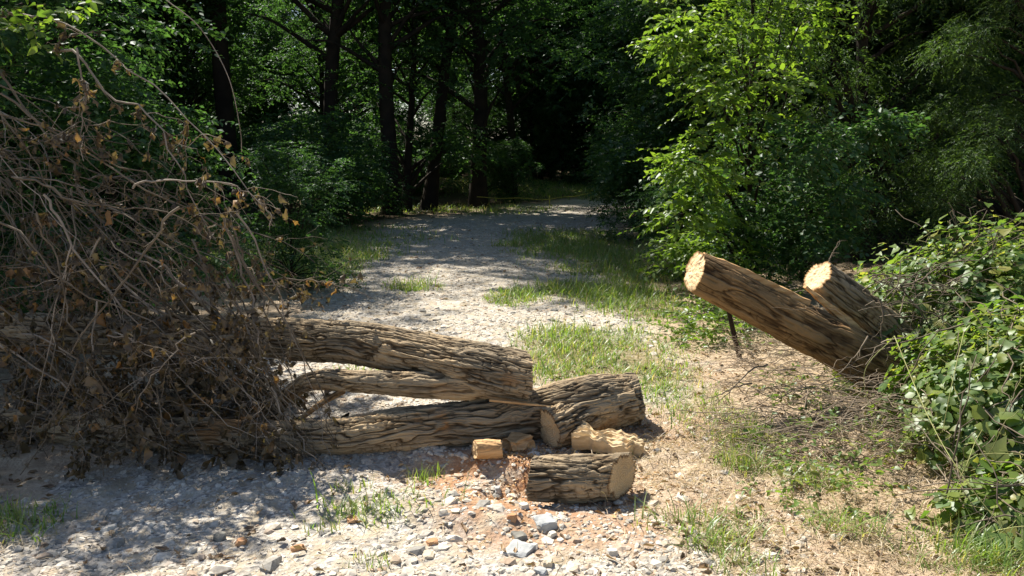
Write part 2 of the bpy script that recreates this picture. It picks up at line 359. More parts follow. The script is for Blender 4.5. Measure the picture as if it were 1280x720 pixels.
def ground_mat():
    m, t, N, L, out = mat('forest_ground')
    tc = N('TexCoord'); P = tc.outputs['Object']
    def noise(s, d=6, r=.55):
        n = N('TexNoise', i_Scale=s, i_Detail=d, i_Roughness=r); L(P, n.inputs['Vector']); return n.outputs[0]
    def mix(f, a, b):
        x = N('Mix', data_type='RGBA')
        for s, v in ((0, f), (6, a), (7, b)):
            if isinstance(v, tuple): x.inputs[s].default_value = (*v, 1)
            else: L(v, x.inputs[s])
        return x.outputs[2]
    A = lambda k: N('Attribute', attribute_name=k).outputs['Fac']
    # gravel: pale crushed stone in dust
    vo = N('TexVoronoi', i_Scale=55.); L(P, vo.inputs['Vector'])
    sep = N('SeparateColor'); L(vo.outputs['Color'], sep.inputs[0])
    rs = ramp(N, [(0, (.20, .19, .18)), (.35, (.40, .375, .34)), (.7, (.52, .485, .43)), (1, (.62, .60, .56))]); L(sep.outputs[0], rs.inputs[0])
    dust = ramp(N, [(.3, (.33, .28, .21)), (.7, (.50, .44, .35))]); L(noise(3.5), dust.inputs[0])
    gf = ramp(N, [(.42, (0, 0, 0)), (.56, (1, 1, 1))]); L(noise(11, 5), gf.inputs[0])
    grav = mix(gf.outputs[0], dust.outputs[0], rs.outputs[0])
    # soil and straw
    soil = ramp(N, [(.3, (.28, .205, .145)), (.5, (.42, .33, .235)), (.7, (.54, .445, .33))]); L(noise(7, 8, .65), soil.inputs[0])
    clay = ramp(N, [(.3, (.25, .125, .065)), (.5, (.38, .215, .12)), (.70, (.50, .38, .27))]); L(noise(13, 8, .65), clay.inputs[0])
    green = ramp(N, [(.35, (.10, .12, .04)), (.6, (.22, .19, .10))]); L(noise(9, 6), green.inputs[0])
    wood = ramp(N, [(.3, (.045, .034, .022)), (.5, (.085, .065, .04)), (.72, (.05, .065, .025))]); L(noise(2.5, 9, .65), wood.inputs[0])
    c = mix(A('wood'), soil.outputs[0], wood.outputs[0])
    c = mix(A('gravel'), c, grav)
    c = mix(A('grassy'), c, green.outputs[0])
    cl = N('Math', operation='MULTIPLY'); L(A('clay'), cl.inputs[0]); rr = ramp(N, [(.28, (0, 0, 0)), (.46, (1, 1, 1))]); L(noise(6, 6, .6), rr.inputs[0]); L(rr.outputs[0], cl.inputs[1])
    c = mix(cl.outputs[0], c, clay.outputs[0])
    p = N('BsdfPrincipled', i_Roughness=.95); p.inputs['Specular IOR Level'].default_value = .12; L(c, p.inputs['Base Color'])
    b1 = N('Bump', i_Strength=.7, i_Distance=.008); L(vo.outputs['Distance'], b1.inputs['Height'])
    b2 = N('Bump', i_Strength=.8, i_Distance=.02); L(noise(30, 8, .7), b2.inputs['Height']); L(b1.outputs[0], b2.inputs['Normal']); L(b2.outputs[0], p.inputs['Normal'])
    L(p.outputs[0], out.inputs[0]); return m
M['ground'] = ground_mat()
fx = GX.ravel()[GQ].mean(1); fy = GY.ravel()[GQ].mean(1); rcx, rhw = road_c(fy)
isroad = (np.abs(fx - rcx) < rhw * 1.02) & (fy > -6) & (fy < 34)
allV = np.stack([GX, GY, GZ], -1).reshape(-1, 3)
def sub_ground(name, sel):
    Q = GQ[sel]; used = np.unique(Q); re = np.zeros(len(allV), int); re[used] = np.arange(len(used))
    at = {'gravel': mg.ravel()[used], 'clay': mc.ravel()[used], 'grassy': np.clip(mgr.ravel()[used] * .75, 0, 1), 'wood': mw.ravel()[used]}
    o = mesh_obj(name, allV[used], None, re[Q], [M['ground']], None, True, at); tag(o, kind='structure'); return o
sub_ground('ground', ~isroad); sub_ground('gravel_road', isroad)

# ------------------------------------------------------------------ gravel, straw, litter, grass (stuff)
def ico():
    p = (1 + 5 ** .5) / 2
    v = norm(np.array([[-1,p,0],[1,p,0],[-1,-p,0],[1,-p,0],[0,-1,p],[0,1,p],[0,-1,-p],[0,1,-p],[p,0,-1],[p,0,1],[-p,0,-1],[-p,0,1]], float))
    f = np.array([[0,11,5],[0,5,1],[0,1,7],[0,7,10],[0,10,11],[1,5,9],[5,11,4],[11,10,2],[10,7,6],[7,1,8],[3,9,4],[3,4,2],[3,2,6],[3,6,8],[3,8,9],[4,9,5],[2,4,11],[6,2,10],[8,6,7],[9,8,1]])
    return v, f
def sub_ico(v, f, n=1):
    for _ in range(n):
        v = list(map(tuple, v)); c = {}; nf = []
        def mid(a, b):
            k = (min(a, b), max(a, b))
            if k not in c:
                p = norm(np.array(v[a]) + np.array(v[b])); v.append(tuple(p)); c[k] = len(v) - 1
            return c[k]
        for a, b, d in f:
            x, y, z = mid(a, b), mid(b, d), mid(d, a); nf += [[a, x, z], [b, y, x], [d, z, y], [x, y, z]]
        v = np.array(v); f = np.array(nf)
    return v, f
def stone_mat():
    m, t, N, L, out = mat('crushed_stone')
    geo = N('NewGeometry'); r = ramp(N, [(0, (.24, .235, .22)), (.2, (.44, .41, .36)), (.45, (.54, .49, .42)), (.65, (.64, .60, .53)), (.8, (.38, .28, .20)), (.9, (.55, .48, .39)), (1, (.68, .65, .58))])
    L(geo.outputs['Random Per Island'], r.inputs[0]); tc = N('TexCoord'); no = N('TexNoise', i_Scale=70., i_Detail=5); L(tc.outputs['Object'], no.inputs['Vector'])
    r2 = ramp(N, [(.3, (.72, .7, .68)), (.7, (1.1, 1.1, 1.1))]); L(no.outputs[0], r2.inputs[0])
    mx = N('Mix', data_type='RGBA', blend_type='MULTIPLY'); mx.inputs[0].default_value = 1; L(r.outputs[0], mx.inputs[6]); L(r2.outputs[0], mx.inputs[7])
    p = N('BsdfPrincipled', i_Roughness=.85); p.inputs['Specular IOR Level'].default_value = .25; L(mx.outputs[2], p.inputs['Base Color'])
    b = N('Bump', i_Strength=.4, i_Distance=.004); L(no.outputs[0], b.inputs['Height']); L(b.outputs[0], p.inputs['Normal'])
    L(p.outputs[0], out.inputs[0]); return m
M['stone'] = stone_mat()
def scatter_pts(n, dens, y0, y1, pw=2.0, spread=.72, g=rng):
    """points denser near the camera, kept with probability dens(x,y)"""
    u = g.random(n); y = y0 * (y1 / y0) ** (u ** (1 / pw * 2)) if pw else y0 + (y1 - y0) * u
    x = (g.random(n) * 2 - 1) * (spread * y + .6)
    k = g.random(n) < dens(x, y); return x[k], y[k]
def rot_rand(n, g=rng):
    q = norm(g.normal(size=(n, 4))); w_, x, y, z = q.T
    return np.stack([1-2*(y*y+z*z), 2*(x*y-z*w_), 2*(x*z+y*w_), 2*(x*y+z*w_), 1-2*(x*x+z*z), 2*(y*z-x*w_), 2*(x*z-y*w_), 2*(y*z+x*w_), 1-2*(x*x+y*y)], -1).reshape(n, 3, 3)
def gravel():
    iv, if_ = ico()
    def dens(x, y):
        g_, c_, gs, w_ = masks(x, y); clump = ss(-.35, .45, n2(x, y, 1.3, 4, 31))
        return np.clip(g_ * (.15 + .85 * clump) * (1 - .75 * c_) + .22 * c_, 0, 1) * (1 - .5 * gs) * (1 - w_)
    x, y = scatter_pts(230000, dens, 2.1, 19, 2.0)
    n = len(x); s = np.exp(rng.normal(math.log(.0068), .55, n)) * (1 + .05 * y); s = np.clip(s, .004, .045)
    V = iv[None] * rng.uniform(.6, 1.3, (n, 12, 1)); V = V @ rot_rand(n) * np.array([1, 1, .62]) * np.stack([rng.uniform(.7, 1.4, n), np.ones(n), np.ones(n)], -1)[:, None]
    a = rng.random(n) * 6.28; c, s_ = np.cos(a), np.sin(a)
    V = np.stack([V[..., 0] * c[:, None] - V[..., 1] * s_[:, None], V[..., 0] * s_[:, None] + V[..., 1] * c[:, None], V[..., 2]], -1) * s[:, None, None]
    V = V + np.stack([x, y, hz(x, y) - s * .05], -1)[:, None]
    T = if_[None] + (np.arange(n) * 12)[:, None, None]
    tag(mesh_obj('gravel', V, T.reshape(-1, 3), None, [M['stone']], None, False), 'loose pale crushed stone strewn over the old track', 'gravel', kind='stuff')
gravel()
def blades(x, y, h, wdt, lean, matl, name, seg=3, z=None, g=rng):
    n = len(x); a = g.random(n) * 6.283; d = np.stack([np.cos(a), np.sin(a), 0 * a], -1); sd_ = np.stack([-d[:, 1], d[:, 0], 0 * a], -1)
    base = np.stack([x, y, (hz(x, y) if z is None else z) - .004], -1); t = np.linspace(0, 1, seg + 1)
    c = base[:, None] + d[:, None] * (lean * h)[:, None, None] * (t ** 1.8)[None, :, None] + np.array([0, 0, 1.]) * (h[:, None] * (t[None] * (1 - .35 * np.clip(lean, 0, 1)[:, None] * t[None])))[..., None]
    wd = wdt[:, None] * (1 - t[None] ** 1.6 * .95)
    V = np.stack([c - sd_[:, None] * wd[..., None] * .5, c + sd_[:, None] * wd[..., None] * .5], 2).reshape(n, -1, 3)
    k = 2 * (seg + 1); q = np.array([[2 * i, 2 * i + 1, 2 * i + 3, 2 * i + 2] for i in range(seg)])
    Q = (q[None] + (np.arange(n) * k)[:, None, None]).reshape(-1, 4)
    return V.reshape(-1, 3), Q
def grass():
    def dens(x, y): return np.clip(masks(x, y)[2], 0, 1) * ss(-.7, .12, n2(x, y, 4.5, 3, 77))
    x, y = scatter_pts(480000, dens, 2.4, 30, 1.6); x2, y2 = scatter_pts(380000, dens, 7, 37, 2.0); x, y = np.r_[x, x2], np.r_[y, y2]
    n = len(x); h = rng.gamma(4, .0165, n) * (1 + .035 * np.clip(y - 3, 0, 30)) * (.7 + .6 * ss(-.3, .4, n2(x, y, 2, 2, 44)))
    V, Q = blades(x, y, h, rng.uniform(.003, .007, n) * (1 + .09 * y), rng.uniform(.2, 1.3, n), None, '')
    tag(mesh_obj('grass', V, None, Q, [M['grass']]), 'thin green grass growing along and across the track', 'grass', kind='stuff')
grass()
def straw():
    def dens(x, y):
        g_, c_, gs, w_ = masks(x, y); cx, hw = road_c(y)
        return np.clip((1 - g_) * (1 - w_ * .6) * ss(-.5, .3, n2(x, y, 1.9, 3, 61)) * (.9 - .5 * c_) + .02, 0, 1) * ss(14, 9, y)
    x, y = scatter_pts(260000, dens, 2.2, 14, 2.0); k = x > -2.2; x, y = x[k], y[k]; n = len(x)
    a = rng.random(n) * 6.283; l = rng.gamma(4, .015, n); d = np.stack([np.cos(a), np.sin(a), rng.normal(.1, .28, n)], -1)
    pos = np.stack([x, y, hz(x, y) + rng.random(n) * .012], -1)
    tpl = (np.array([[-.5, 0, 0], [.5, 0, 0], [.6, .5, 0], [-.3, .5, .3], [.0, 1, 0]], float), np.array([[0, 1, 2], [0, 2, 3], [3, 2, 4]]))
    d = norm(d); xx = norm(np.cross(d, np.array([0, 0, 1.]) + rng.normal(0, .5, (n, 3)))); wd = rng.uniform(.0015, .004, n)
    tv = tpl[0]; bend = np.array([0, 0, .12, .12, 0])
    V = pos[:, None] + xx[:, None] * tv[None, :, :1] * wd[:, None, None] + d[:, None] * tv[None, :, 1:2] * l[:, None, None] + np.array([0, 0, 1.]) * (bend[None, :, None] * l[:, None, None])
    T = tpl[1][None] + (np.arange(n) * 5)[:, None, None]
    tag(mesh_obj('dry_grass', V, T.reshape(-1, 3), None, [M['straw']]), 'bleached dry grass clippings covering the right verge', 'dry grass', kind='stuff')
straw()
def litter():
    def dens(x, y): g_, c_, gs, w_ = masks(x, y); return np.clip(.10 + .5 * w_ + .35 * (1 - g_), 0, 1)
    x, y = scatter_pts(16000, dens, 2.2, 34, 1.8); n = len(x)
    pos = np.stack([x, y, hz(x, y) + .004 + rng.random(n) * .01], -1); a = rng.random(n) * 6.283
    V, T = leaves(pos, np.stack([np.cos(a), np.sin(a), rng.normal(0, .2, n)], -1), np.array([0, 0, 1.]) + rng.normal(0, .35, (n, 3)), rng.uniform(.02, .055, n) * (1 + .06 * y), CURL)
    tag(mesh_obj('leaf_litter', V, T, None, [M['litter']]), 'brown fallen leaves scattered over track and forest floor', 'leaf litter', kind='stuff')
litter()

# ------------------------------------------------------------------ fallen logs
def PR(px, py, d, r): return [*pt(px, py, d), r]
def log_thing(name, label, cat, origin, group=None):
    return tag(empty(name, origin), label, cat, group)
def add_log(parent, off, P, m, part='trunk', c0=None, c1=None, capmat=None, cap0=False, cap1=True, **kw):
    V, Q, rid, e0, e1 = bark_log(P, cut0=c0, cut1=c1, **kw)
    o = mesh_obj(part, V - off, None, Q, [m], parent, True, {'ridge': rid})
    at = o.data.attributes.new('grain', 'FLOAT_VECTOR', 'POINT'); at.data.foreach_set('vector', GRAIN.astype(np.float32).ravel())
    if cap0: cut_cap('cut_face', e0, capmat, parent, off, seed=kw.get('seed', 0))
    if cap1: cut_cap('cut_face', e1, capmat, parent, off, seed=kw.get('seed', 0) + 3)
    return e0, e1

# upper forked log: lies from the brush on the left to its saw cut above the lower log
o0 = pt(300, 560, 4.75); o0[2] = float(hz(o0[0], o0[1])[0])
up = log_thing('fallen_log', 'big forked grey-brown log resting across the lower log, coming out of the brush pile', 'log', o0)
P = [PR(-260, 405, 5.15, .11), PR(-60, 412, 5.05, .115), PR(130, 418, 4.92, .118), PR(290, 421, 4.78, .120), PR(420, 427, 4.64, .122), PR(500, 438, 4.54, .126), PR(560, 452, 4.46, .138), PR(610, 464, 4.40, .150), PR(654, 473, 4.36, .146)]
add_log(up, o0, P, M['bark'], c1=(.95, .28, -.15), capmat=M['cut'], seed=1, amp=.0155, fr=44, along=.085, step=.0055, sides=380)
P = [PR(330, 522, 4.46, .026), PR(362, 492, 4.42, .036), PR(395, 475, 4.38, .050), PR(460, 478, 4.34, .062), PR(520, 481, 4.33, .070), PR(575, 483, 4.35, .078), PR(630, 482, 4.40, .07)]
add_log(up, o0, P, M['bark'], part='limb', cap1=False, seed=5, amp=.012, fr=48, along=.085, step=.005, sides=150)
P = [PR(368, 530, 4.22, .012), PR(400, 505, 4.26, .016), PR(430, 488, 4.34, .018)]
add_log(up, o0, P, M['bark_tan'], part='side_branch', cap1=False, seed=8, amp=.003, fr=50, step=.01, sides=24)
def plank(parent, off, a, b, w_, h_, m, name='splinter', seed=0, n=24):
    """ragged split strip from a to b"""
    a, b = np.array(a), np.array(b); t = norm(b - a); s_ = norm(np.cross(t, [0, 0, 1.])); u_ = np.cross(s_, t); g = np.random.default_rng(seed)
    mb = MB(); V = []
    for k in range(n):
        f = k / (n - 1); tp = 1 - .75 * max(0, f - .6) / .4 * g.uniform(.6, 1.2); c = a + (b - a) * f
        for (x_, y_) in ((-1, -1), (-.3, -1.1), (1, -1), (1.05, 0), (1, 1), (.1, 1.15), (-1, 1), (-1.1, 0)):
            V.append(c + s_ * x_ * w_ * tp * .5 * g.uniform(.9, 1.1) + u_ * y_ * h_ * tp * .5 * g.uniform(.8, 1.15))
    Q = [[k * 8 + j, k * 8 + (j + 1) % 8, k * 8 + 8 + (j + 1) % 8, k * 8 + 8 + j] for k in range(n - 1) for j in range(8)]
    T = [[0, j + 1, j] for j in range(1, 7)] + [[(n - 1) * 8, (n - 1) * 8 + j, (n - 1) * 8 + j + 1] for j in range(1, 7)]
    mb.add(V, T, Q); return mb.build(name, m, parent, False, off)
plank(up, o0, pt(612, 500, 4.24), pt(692, 508, 4.2), .02, .012, M['split'], seed=3)

# lower log, forked towards the camera
o1 = pt(740, 545, 4.5); o1[2] = float(hz(o1[0], o1[1])[0])
lo = log_thing('fallen_log', 'thick twisted log on the ground under the forked log, its right end in full sun', 'log', o1)
def PG(px, py, r, k=.85):      # log point lying on the ground
    d = 4.5
    for _ in range(12):
        q = pt(px, py, d); d += (q[2] - float(hz(q[0], q[1])[0]) - r * k) * 2.2
    return [*pt(px, py, d), r]
P = [PG(-200, 525, .09), PG(60, 535, .09), PG(250, 545, .095), PG(400, 547, .092), PG(500, 537, .112), PG(590, 529, .120), PG(660, 520, .132), PG(735, 507, .160), PG(796, 499, .150)]
add_log(lo, o1, P, M['bark'], c1=(.97, .1, .05), capmat=M['cut'], seed=12, amp=.016, fr=42, along=.085, step=.0055, sides=380)
P = [PR(785, 503, 4.50, .12), PR(745, 512, 4.43, .128), PR(712, 526, 4.33, .122), PR(685, 536, 4.22, .108)]
add_log(lo, o1, P, M['bark'], part='limb', c1=(-.82, -.50, -.1), capmat=M['cut'], seed=15, amp=.016, fr=42, along=.12, step=.004, sides=240)

# short round in front
g0 = G(722, 634); gz = float(hz(g0[0], g0[1])[0])
pc = log_thing('log_round', 'short thick bark-covered log section lying on bare earth, nearest the camera', 'log section', (g0[0], g0[1] + .1, gz))
off = np.array([g0[0], g0[1] + .1, gz]); d0 = g0[1] + .11
P = [PR(664, 601, d0, .097), PR(690, 602, d0, .104), PR(730, 602, d0, .104), PR(778, 601, d0 + .02, .101)]
P = [[p[0], p[1], gz + .095, p[3]] for p in P]
add_log(pc, off, P, M['bark'], c0=(-.97, .22, .05), c1=(.80, -.60, .05), capmat=M['cut'], cap0=True, seed=22, amp=.0155, fr=46, along=.10, step=.0035, sides=330)
e = np.array(P[-1][:3])
def chunk(name, parent, off, c, size, m, seed, rot=0, sub=3, rag=.25, top=None):
    v, f = sub_ico(*ico(), sub); g = np.random.default_rng(seed)
    v = np.sign(v) * np.abs(v) ** .4; v = v / np.abs(v).max()
    v = v * (1 + rag * fbm(v * 2.2 + seed, 3)[:, None]); v = v * np.array(size) * .5
    if top is not None: v[:, 2] += top(v[:, 0] / size[0], v[:, 1] / size[1]) * (v[:, 2] > 0)
    v += .02 * np.array(size) * np.stack([vn(v * 90 + seed + k * 7) for k in range(3)], -1)
    c_, s_ = math.cos(rot), math.sin(rot); v = v @ np.array([[c_, s_, 0], [-s_, c_, 0], [0, 0, 1]])
    return mesh_obj(name, v + np.asarray(c) - np.asarray(off), f, None, [m], parent, False)
pass

# split slab with a ragged top
g1 = G(760, 572); b1 = np.array([g1[0], g1[1] + .08, float(hz(g1[0], g1[1] + .08)[0])])
sl = log_thing('split_slab', 'pale jagged split slab of wood between the log end and the short round', 'wood slab', b1)
def slab_mesh(nx_, ny_, th, seed):
    u = np.linspace(-.5, .5, nx_); v = np.linspace(-.5, .5, ny_); U, W = np.meshgrid(u, v)
    saw = np.clip(np.interp(U + .03 * np.sin(W * 6), [-.5, -.42, -.2, -.12, -.02, .06, .22, .3, .4, .5], [.55, .9, .8, .95, .5, .62, 1.0, .7, .75, .2]) + .10 * vn(np.stack([U * 12, W * 5, 0 * U], -1)), 0, 1.2)
    top = th * (.55 + .45 * saw * (1 - .3 * W)) + .012 * fbm(np.stack([U * 14, W * 6, 0 * U + seed], -1), 2)
    top = top + .009 * vn(np.stack([U * 2.5, W * 34, 0 * U + 3], -1)) + .005 * vn(np.stack([U * 6, W * 70, 0 * U + 3], -1))
    X = U * .34 + .012 * vn(np.stack([W * 8, U * 2, 0 * U], -1)) + .03 * np.sign(U) * (np.abs(U) > .45) * vn(np.stack([W * 14, 0 * U, 0 * U], -1)); Y = W * (.13 + .03 * np.sin(U * 9)) + .018 * vn(np.stack([U * 10, 0 * U + 5, 0 * U], -1))
    A = np.stack([X, Y, top], -1).reshape(-1, 3); Bm = np.stack([X * .96, Y * .9 - .01, 0 * top + .006 * vn(np.stack([U * 9, W * 9, 0 * U], -1))], -1).reshape(-1, 3)
    n = nx_ * ny_; i = np.arange(ny_ - 1)[:, None] * nx_; j = np.arange(nx_ - 1)[None]
    Q = np.stack([i + j, i + j + 1, i + nx_ + j + 1, i + nx_ + j], -1).reshape(-1, 4)
    rim = np.r_[np.arange(nx_), np.arange(1, ny_) * nx_ + nx_ - 1, n - 2 - np.arange(nx_ - 1), (np.arange(ny_ - 2, 0, -1)) * nx_]
    r2 = np.roll(rim, -1); S = np.stack([rim, rim + n, r2 + n, r2], -1)
    return np.vstack([A, Bm]), np.vstack([Q, Q[:, ::-1] + n, S])
V, Q = slab_mesh(80, 26, .075, 3)
so_ = mesh_obj('split_wood', V, None, Q, [M['pale_split']], sl, False); so_.rotation_euler = (R(16), R(5), R(-10)); so_.location = (0, 0, .03)
plank(sl, b1, b1 + [.11, -.03, .08], b1 + [.22, -.06, .01], .03, .02, M['cut_pale'], seed=9)

# small sawn wedge in the hollow
g2 = G(610, 577); b2 = np.array([g2[0], g2[1] + .06, float(hz(g2[0], g2[1] + .06)[0])])
wd_ = log_thing('wood_wedge', 'small orange-brown sawn block lying in the red earth hollow below the logs', 'wood block', b2)
P = [[b2[0] - .072, b2[1] - .01, b2[2] + .045, .050], [b2[0], b2[1], b2[2] + .045, .052], [b2[0] + .07, b2[1] + .005, b2[2] + .045, .05]]
add_log(wd_, b2, P, M['split'], part='block', c0=(-.9, -.35, .1), c1=(.95, .1, .1), capmat=M['cut'], cap0=True, seed=33, amp=.006, fr=44, step=.004, sides=90)
g3 = G(648, 566)  # added ragged lump stands for lit clay and sawdust beside the block
ch = tag(chunk('clay_sawdust_lump', None, (0, 0, 0), (0, 0, .015), (.13, .10, .08), M['split'], 14, .5, 2, .9), 'bright orange lump standing for lit clay and sawdust just right of the small sawn block', 'clay and sawdust'); ch.location = (g3[0], g3[1] + .08, g3[2])

xs, ys, zs = [], [], []
gc = np.random.default_rng(12)
for (px, py, n, sr) in [(650, 566, 700, .09), (700, 575, 500, .16), (640, 600, 350, .22), (800, 600, 350, .16), (810, 545, 400, .14), (760, 640, 200, .3), (870, 470, 300, .22)]:
    p = G(px, py); xs.append(gc.normal(p[0], sr, n)); ys.append(gc.normal(p[1], sr * .7, n))
xs, ys = np.concatenate(xs), np.concatenate(ys); n = len(xs); a = gc.random(n) * 6.28
V, T = leaves(np.stack([xs, ys, hz(xs, ys) + .004 + gc.random(n) * .006], -1), np.stack([np.cos(a), np.sin(a), gc.normal(.1, .25, n)], -1), np.array([0, 0, 1.]) + gc.normal(0, .5, (n, 3)), np.exp(gc.normal(math.log(.011), .5, n)), FAR, g=gc)
tag(mesh_obj('wood_chips', V, T, None, [M['split']], None, False), 'sawdust and small wood chips strewn round the cut log ends', 'wood chips', kind='stuff')

# leaning trunks at right
b3 = G(1140, 545); b3 = np.array([b3[0], b3[1] + .6, float(hz(b3[0], b3[1] + .6)[0])])
t1 = log_thing('leaning_trunk', 'long sawn-off trunk slanting up out of the vines over the verge', 'tree trunk', b3)
P = [PR(1250, 560, 4.95, .20), PR(1165, 500, 4.95, .18), PR(1060, 438, 4.95, .150), PR(990, 401, 4.95, .140), PR(920, 365, 4.93, .130), PR(868, 339, 4.9, .124)]
add_log(t1, b3, P, M['bark_tan'], c1=(-.96, -.17, .28), capmat=M['cut_pale'], seed=41, amp=.012, fr=32, along=.08, step=.006, sides=240)
# torn slab of pale wood on top of the trunk
plank(t1, b3, pt(1006, 378, 4.98), pt(880, 317, 4.93), .12, .05, M['split'], 'torn_wood', seed=5, n=18)
plank(t1, b3, pt(985, 374, 4.93), pt(1085, 428, 4.95), .09, .035, M['split'], 'torn_wood', seed=6, n=16)
b4 = b3 + [.45, .55, 0]; b4[2] = float(hz(b4[0], b4[1])[0])
t2 = log_thing('leaning_trunk', 'shorter sawn-off trunk half buried in vines, orange split wood along its underside', 'tree trunk', b4)
P = [PR(1245, 545, 5.3, .15), PR(1172, 470, 5.25, .138), PR(1112, 418, 5.2, .128), PR(1067, 379, 5.15, .115), PR(1022, 345, 5.1, .106)]
add_log(t2, b4, P, M['bark'], c1=(-.78, -.30, .56), capmat=M['cut_pale'], seed=44, amp=.013, fr=34, along=.09, step=.006, sides=220)
plank(t2, b4, pt(1130, 462, 5.04), pt(1006, 358, 4.98), .10, .05, M['split'], 'torn_wood', seed=7, n=16)
# stake-like dead stem below the long trunk
mb = MB(); a = G(925, 447); C = spline([[*a, 0], [*(pt(918, 420, a[1] - .05)), 0], [*pt(913, 398, a[1] - .1), 0], [*pt(910, 385, a[1] - .12), 0]], 14)[:, :3]; C[0, 2] -= .05
thin(mb, C, np.linspace(.022, .017, 14), 9)
st = mb.build('dead_sapling', M['bark_dark'], None, True, a); st.location = a; tag(st, 'dark upright dead stem standing under the long leaning trunk', 'dead stem')
sp = MB(); A_, B_ = pt(1003, 378, 5.1), pt(1030, 366, 5.12); thin(sp, spline([[*A_, 0], [*((A_ + B_) / 2 + [0, 0, .01]), 0], [*B_, 0]], 6)[:, :3], .012, 6)

# ------------------------------------------------------------------ loose rocks
v_, f_ = sub_ico(*ico(), 2)
def rock_mat(name, c1, c2): return simple_mat(name, c1, c2, 18, .85, .6, (1, 1, 1), .006)
RM = {'blue': rock_mat('blue_grey_rock', (.25, .27, .28), (.42, .43, .43)), 'white': rock_mat('white_rock', (.46, .43, .38), (.66, .63, .56)),
      'rust': rock_mat('rusty_rock', (.36, .17, .08), (.52, .32, .18)), 'tan': rock_mat('tan_rock', (.40, .34, .25), (.62, .54, .42)), 'dark': rock_mat('dark_rock', (.12, .12, .11), (.26, .25, .22))}
ROCKS = [(681, 652, .11, .05, 'blue', 'blue-grey rock below the short bark-covered round'), (648, 685, .13, .03, 'blue', 'largest flat blue-grey slab of rock in the red earth'),
         (622, 616, .05, .045, 'blue', 'pale grey rock in the hollow left of the short round'), (690, 667, .04, .03, 'white', 'small white rock right of the big flat slab'),
         (648, 668, .07, .03, 'dark', 'dark grey flat rock touching the top of the big slab'), (640, 652, .045, .04, 'rust', 'rusty orange rock above the dark flat rock'),
         (765, 690, .045, .04, 'white', 'clean white rock far right of the flat slab'), (685, 703, .05, .04, 'tan', 'yellow-tan rock at the bottom edge below the slab'),
         (535, 692, .06, .025, 'tan', 'flat tan stone in the pale gravel'), (275, 672, .06, .05, 'dark', 'dark rounded rock on the dappled gravel at left'),
         (302, 676, .05, .035, 'rust', 'curled rust-brown stone beside the dark rock'), (140, 658, .05, .03, 'white', 'pale stone in the shade below the brush pile'),
         (238, 686, .06, .03, 'white', 'white stone left of the dark rounded rock'), (372, 683, .06, .025, 'rust', 'long rust-brown flat stone right of the curled rust stone'),
         (540, 676, .05, .025, 'rust', 'rusty flat stone in the middle of the pale gravel'), (440, 647, .06, .02, 'rust', 'reddish flat stone beside the small green weeds'),
         (675, 715, .06, .04, 'blue', 'blue-grey rock partly cut off by the bottom edge'), (655, 632, .045, .035, 'white', 'pale rock against the left end of the short round')]
for k, (px, py, w__, h__, m_, lab) in enumerate(ROCKS):
    g = np.random.default_rng(100 + k); v = v_ * (1 + .35 * vn(v_ * 1.7 + k * 9.1)[:, None]); v = np.clip(v, -.75, .72) * np.array([w__, w__ * g.uniform(.6, .9), h__ * 1.3]) * .6
    a = g.random() * 3; v = v @ np.array([[math.cos(a), math.sin(a), 0], [-math.sin(a), math.cos(a), 0], [0, 0, 1]]) + [0, 0, h__ * .02]
    o = mesh_obj('rock', v, f_, None, [RM[m_]], None, False); p = G(px, py + 3); o.location = p; tag(o, lab, 'rock', 'larger loose rocks on the track')

# ------------------------------------------------------------------ grass tufts
TUFT = [(530, 602, .10, 60, .5, 'small bright grass tuft on the gravel below the lower log'), (1015, 605, .16, 90, .8, 'spreading grass tuft in the shade left of the vine thicket'),
        (1055, 662, .17, 120, 1.6, 'flattened grass tuft fanned out on the dry verge'), (890, 680, .15, 110, 1.3, 'loose grass tuft on the bare earth at bottom right'),
        (940, 555, .20, 100, .5, 'tall upright grass tuft at the edge of the dead vines'), (925, 585, .17, 80, .5, 'upright grass tuft just in front of the tallest one'),
        (770, 568, .09, 45, .6, 'little grass tuft growing in front of the pale split slab'), (455, 640, .09, 60, .9, 'small weedy tuft on the gravel at left of centre'),
        (485, 650, .07, 50, 1.0, 'low weedy tuft right beside the one on the gravel'), (412, 660, .06, 30, .7, 'thin tuft on the gravel nearest the brush'),
        (15, 650, .14, 45, .6, 'green tuft at the left edge under the brush pile'), (930, 710, .12, 80, 1.1, 'low grass tuft at the bottom edge on the right'),
        (460, 705, .07, 40, .7, 'small tuft at the bottom edge in the gravel'), (440, 612, .08, 40, .6, 'thin tuft in the shade of the lower log'), (1240, 705, .16, 120, .9, 'grass tuft below the vines in the bottom right corner')]
for k, (px, py, h_, n, ln, lab) in enumerate(TUFT):
    g = np.random.default_rng(300 + k); p = G(px, py); r_ = g.random(n) ** .7 * .05 * (1 + ln) ; a = g.random(n) * 6.28
    x = p[0] + r_ * np.cos(a) * 1.4; y = p[1] + r_ * np.sin(a)
    V, Q = blades(x, y, h_ * g.uniform(.4, 1.15, n), g.uniform(.003, .007, n), g.uniform(.2, 1, n) * ln * 1.3, None, '', 4, None, g)
    o = mesh_obj('grass_tuft', V - p, None, Q, [M['grass']]); o.location = p; tag(o, lab, 'grass tuft', 'separate grass tufts')

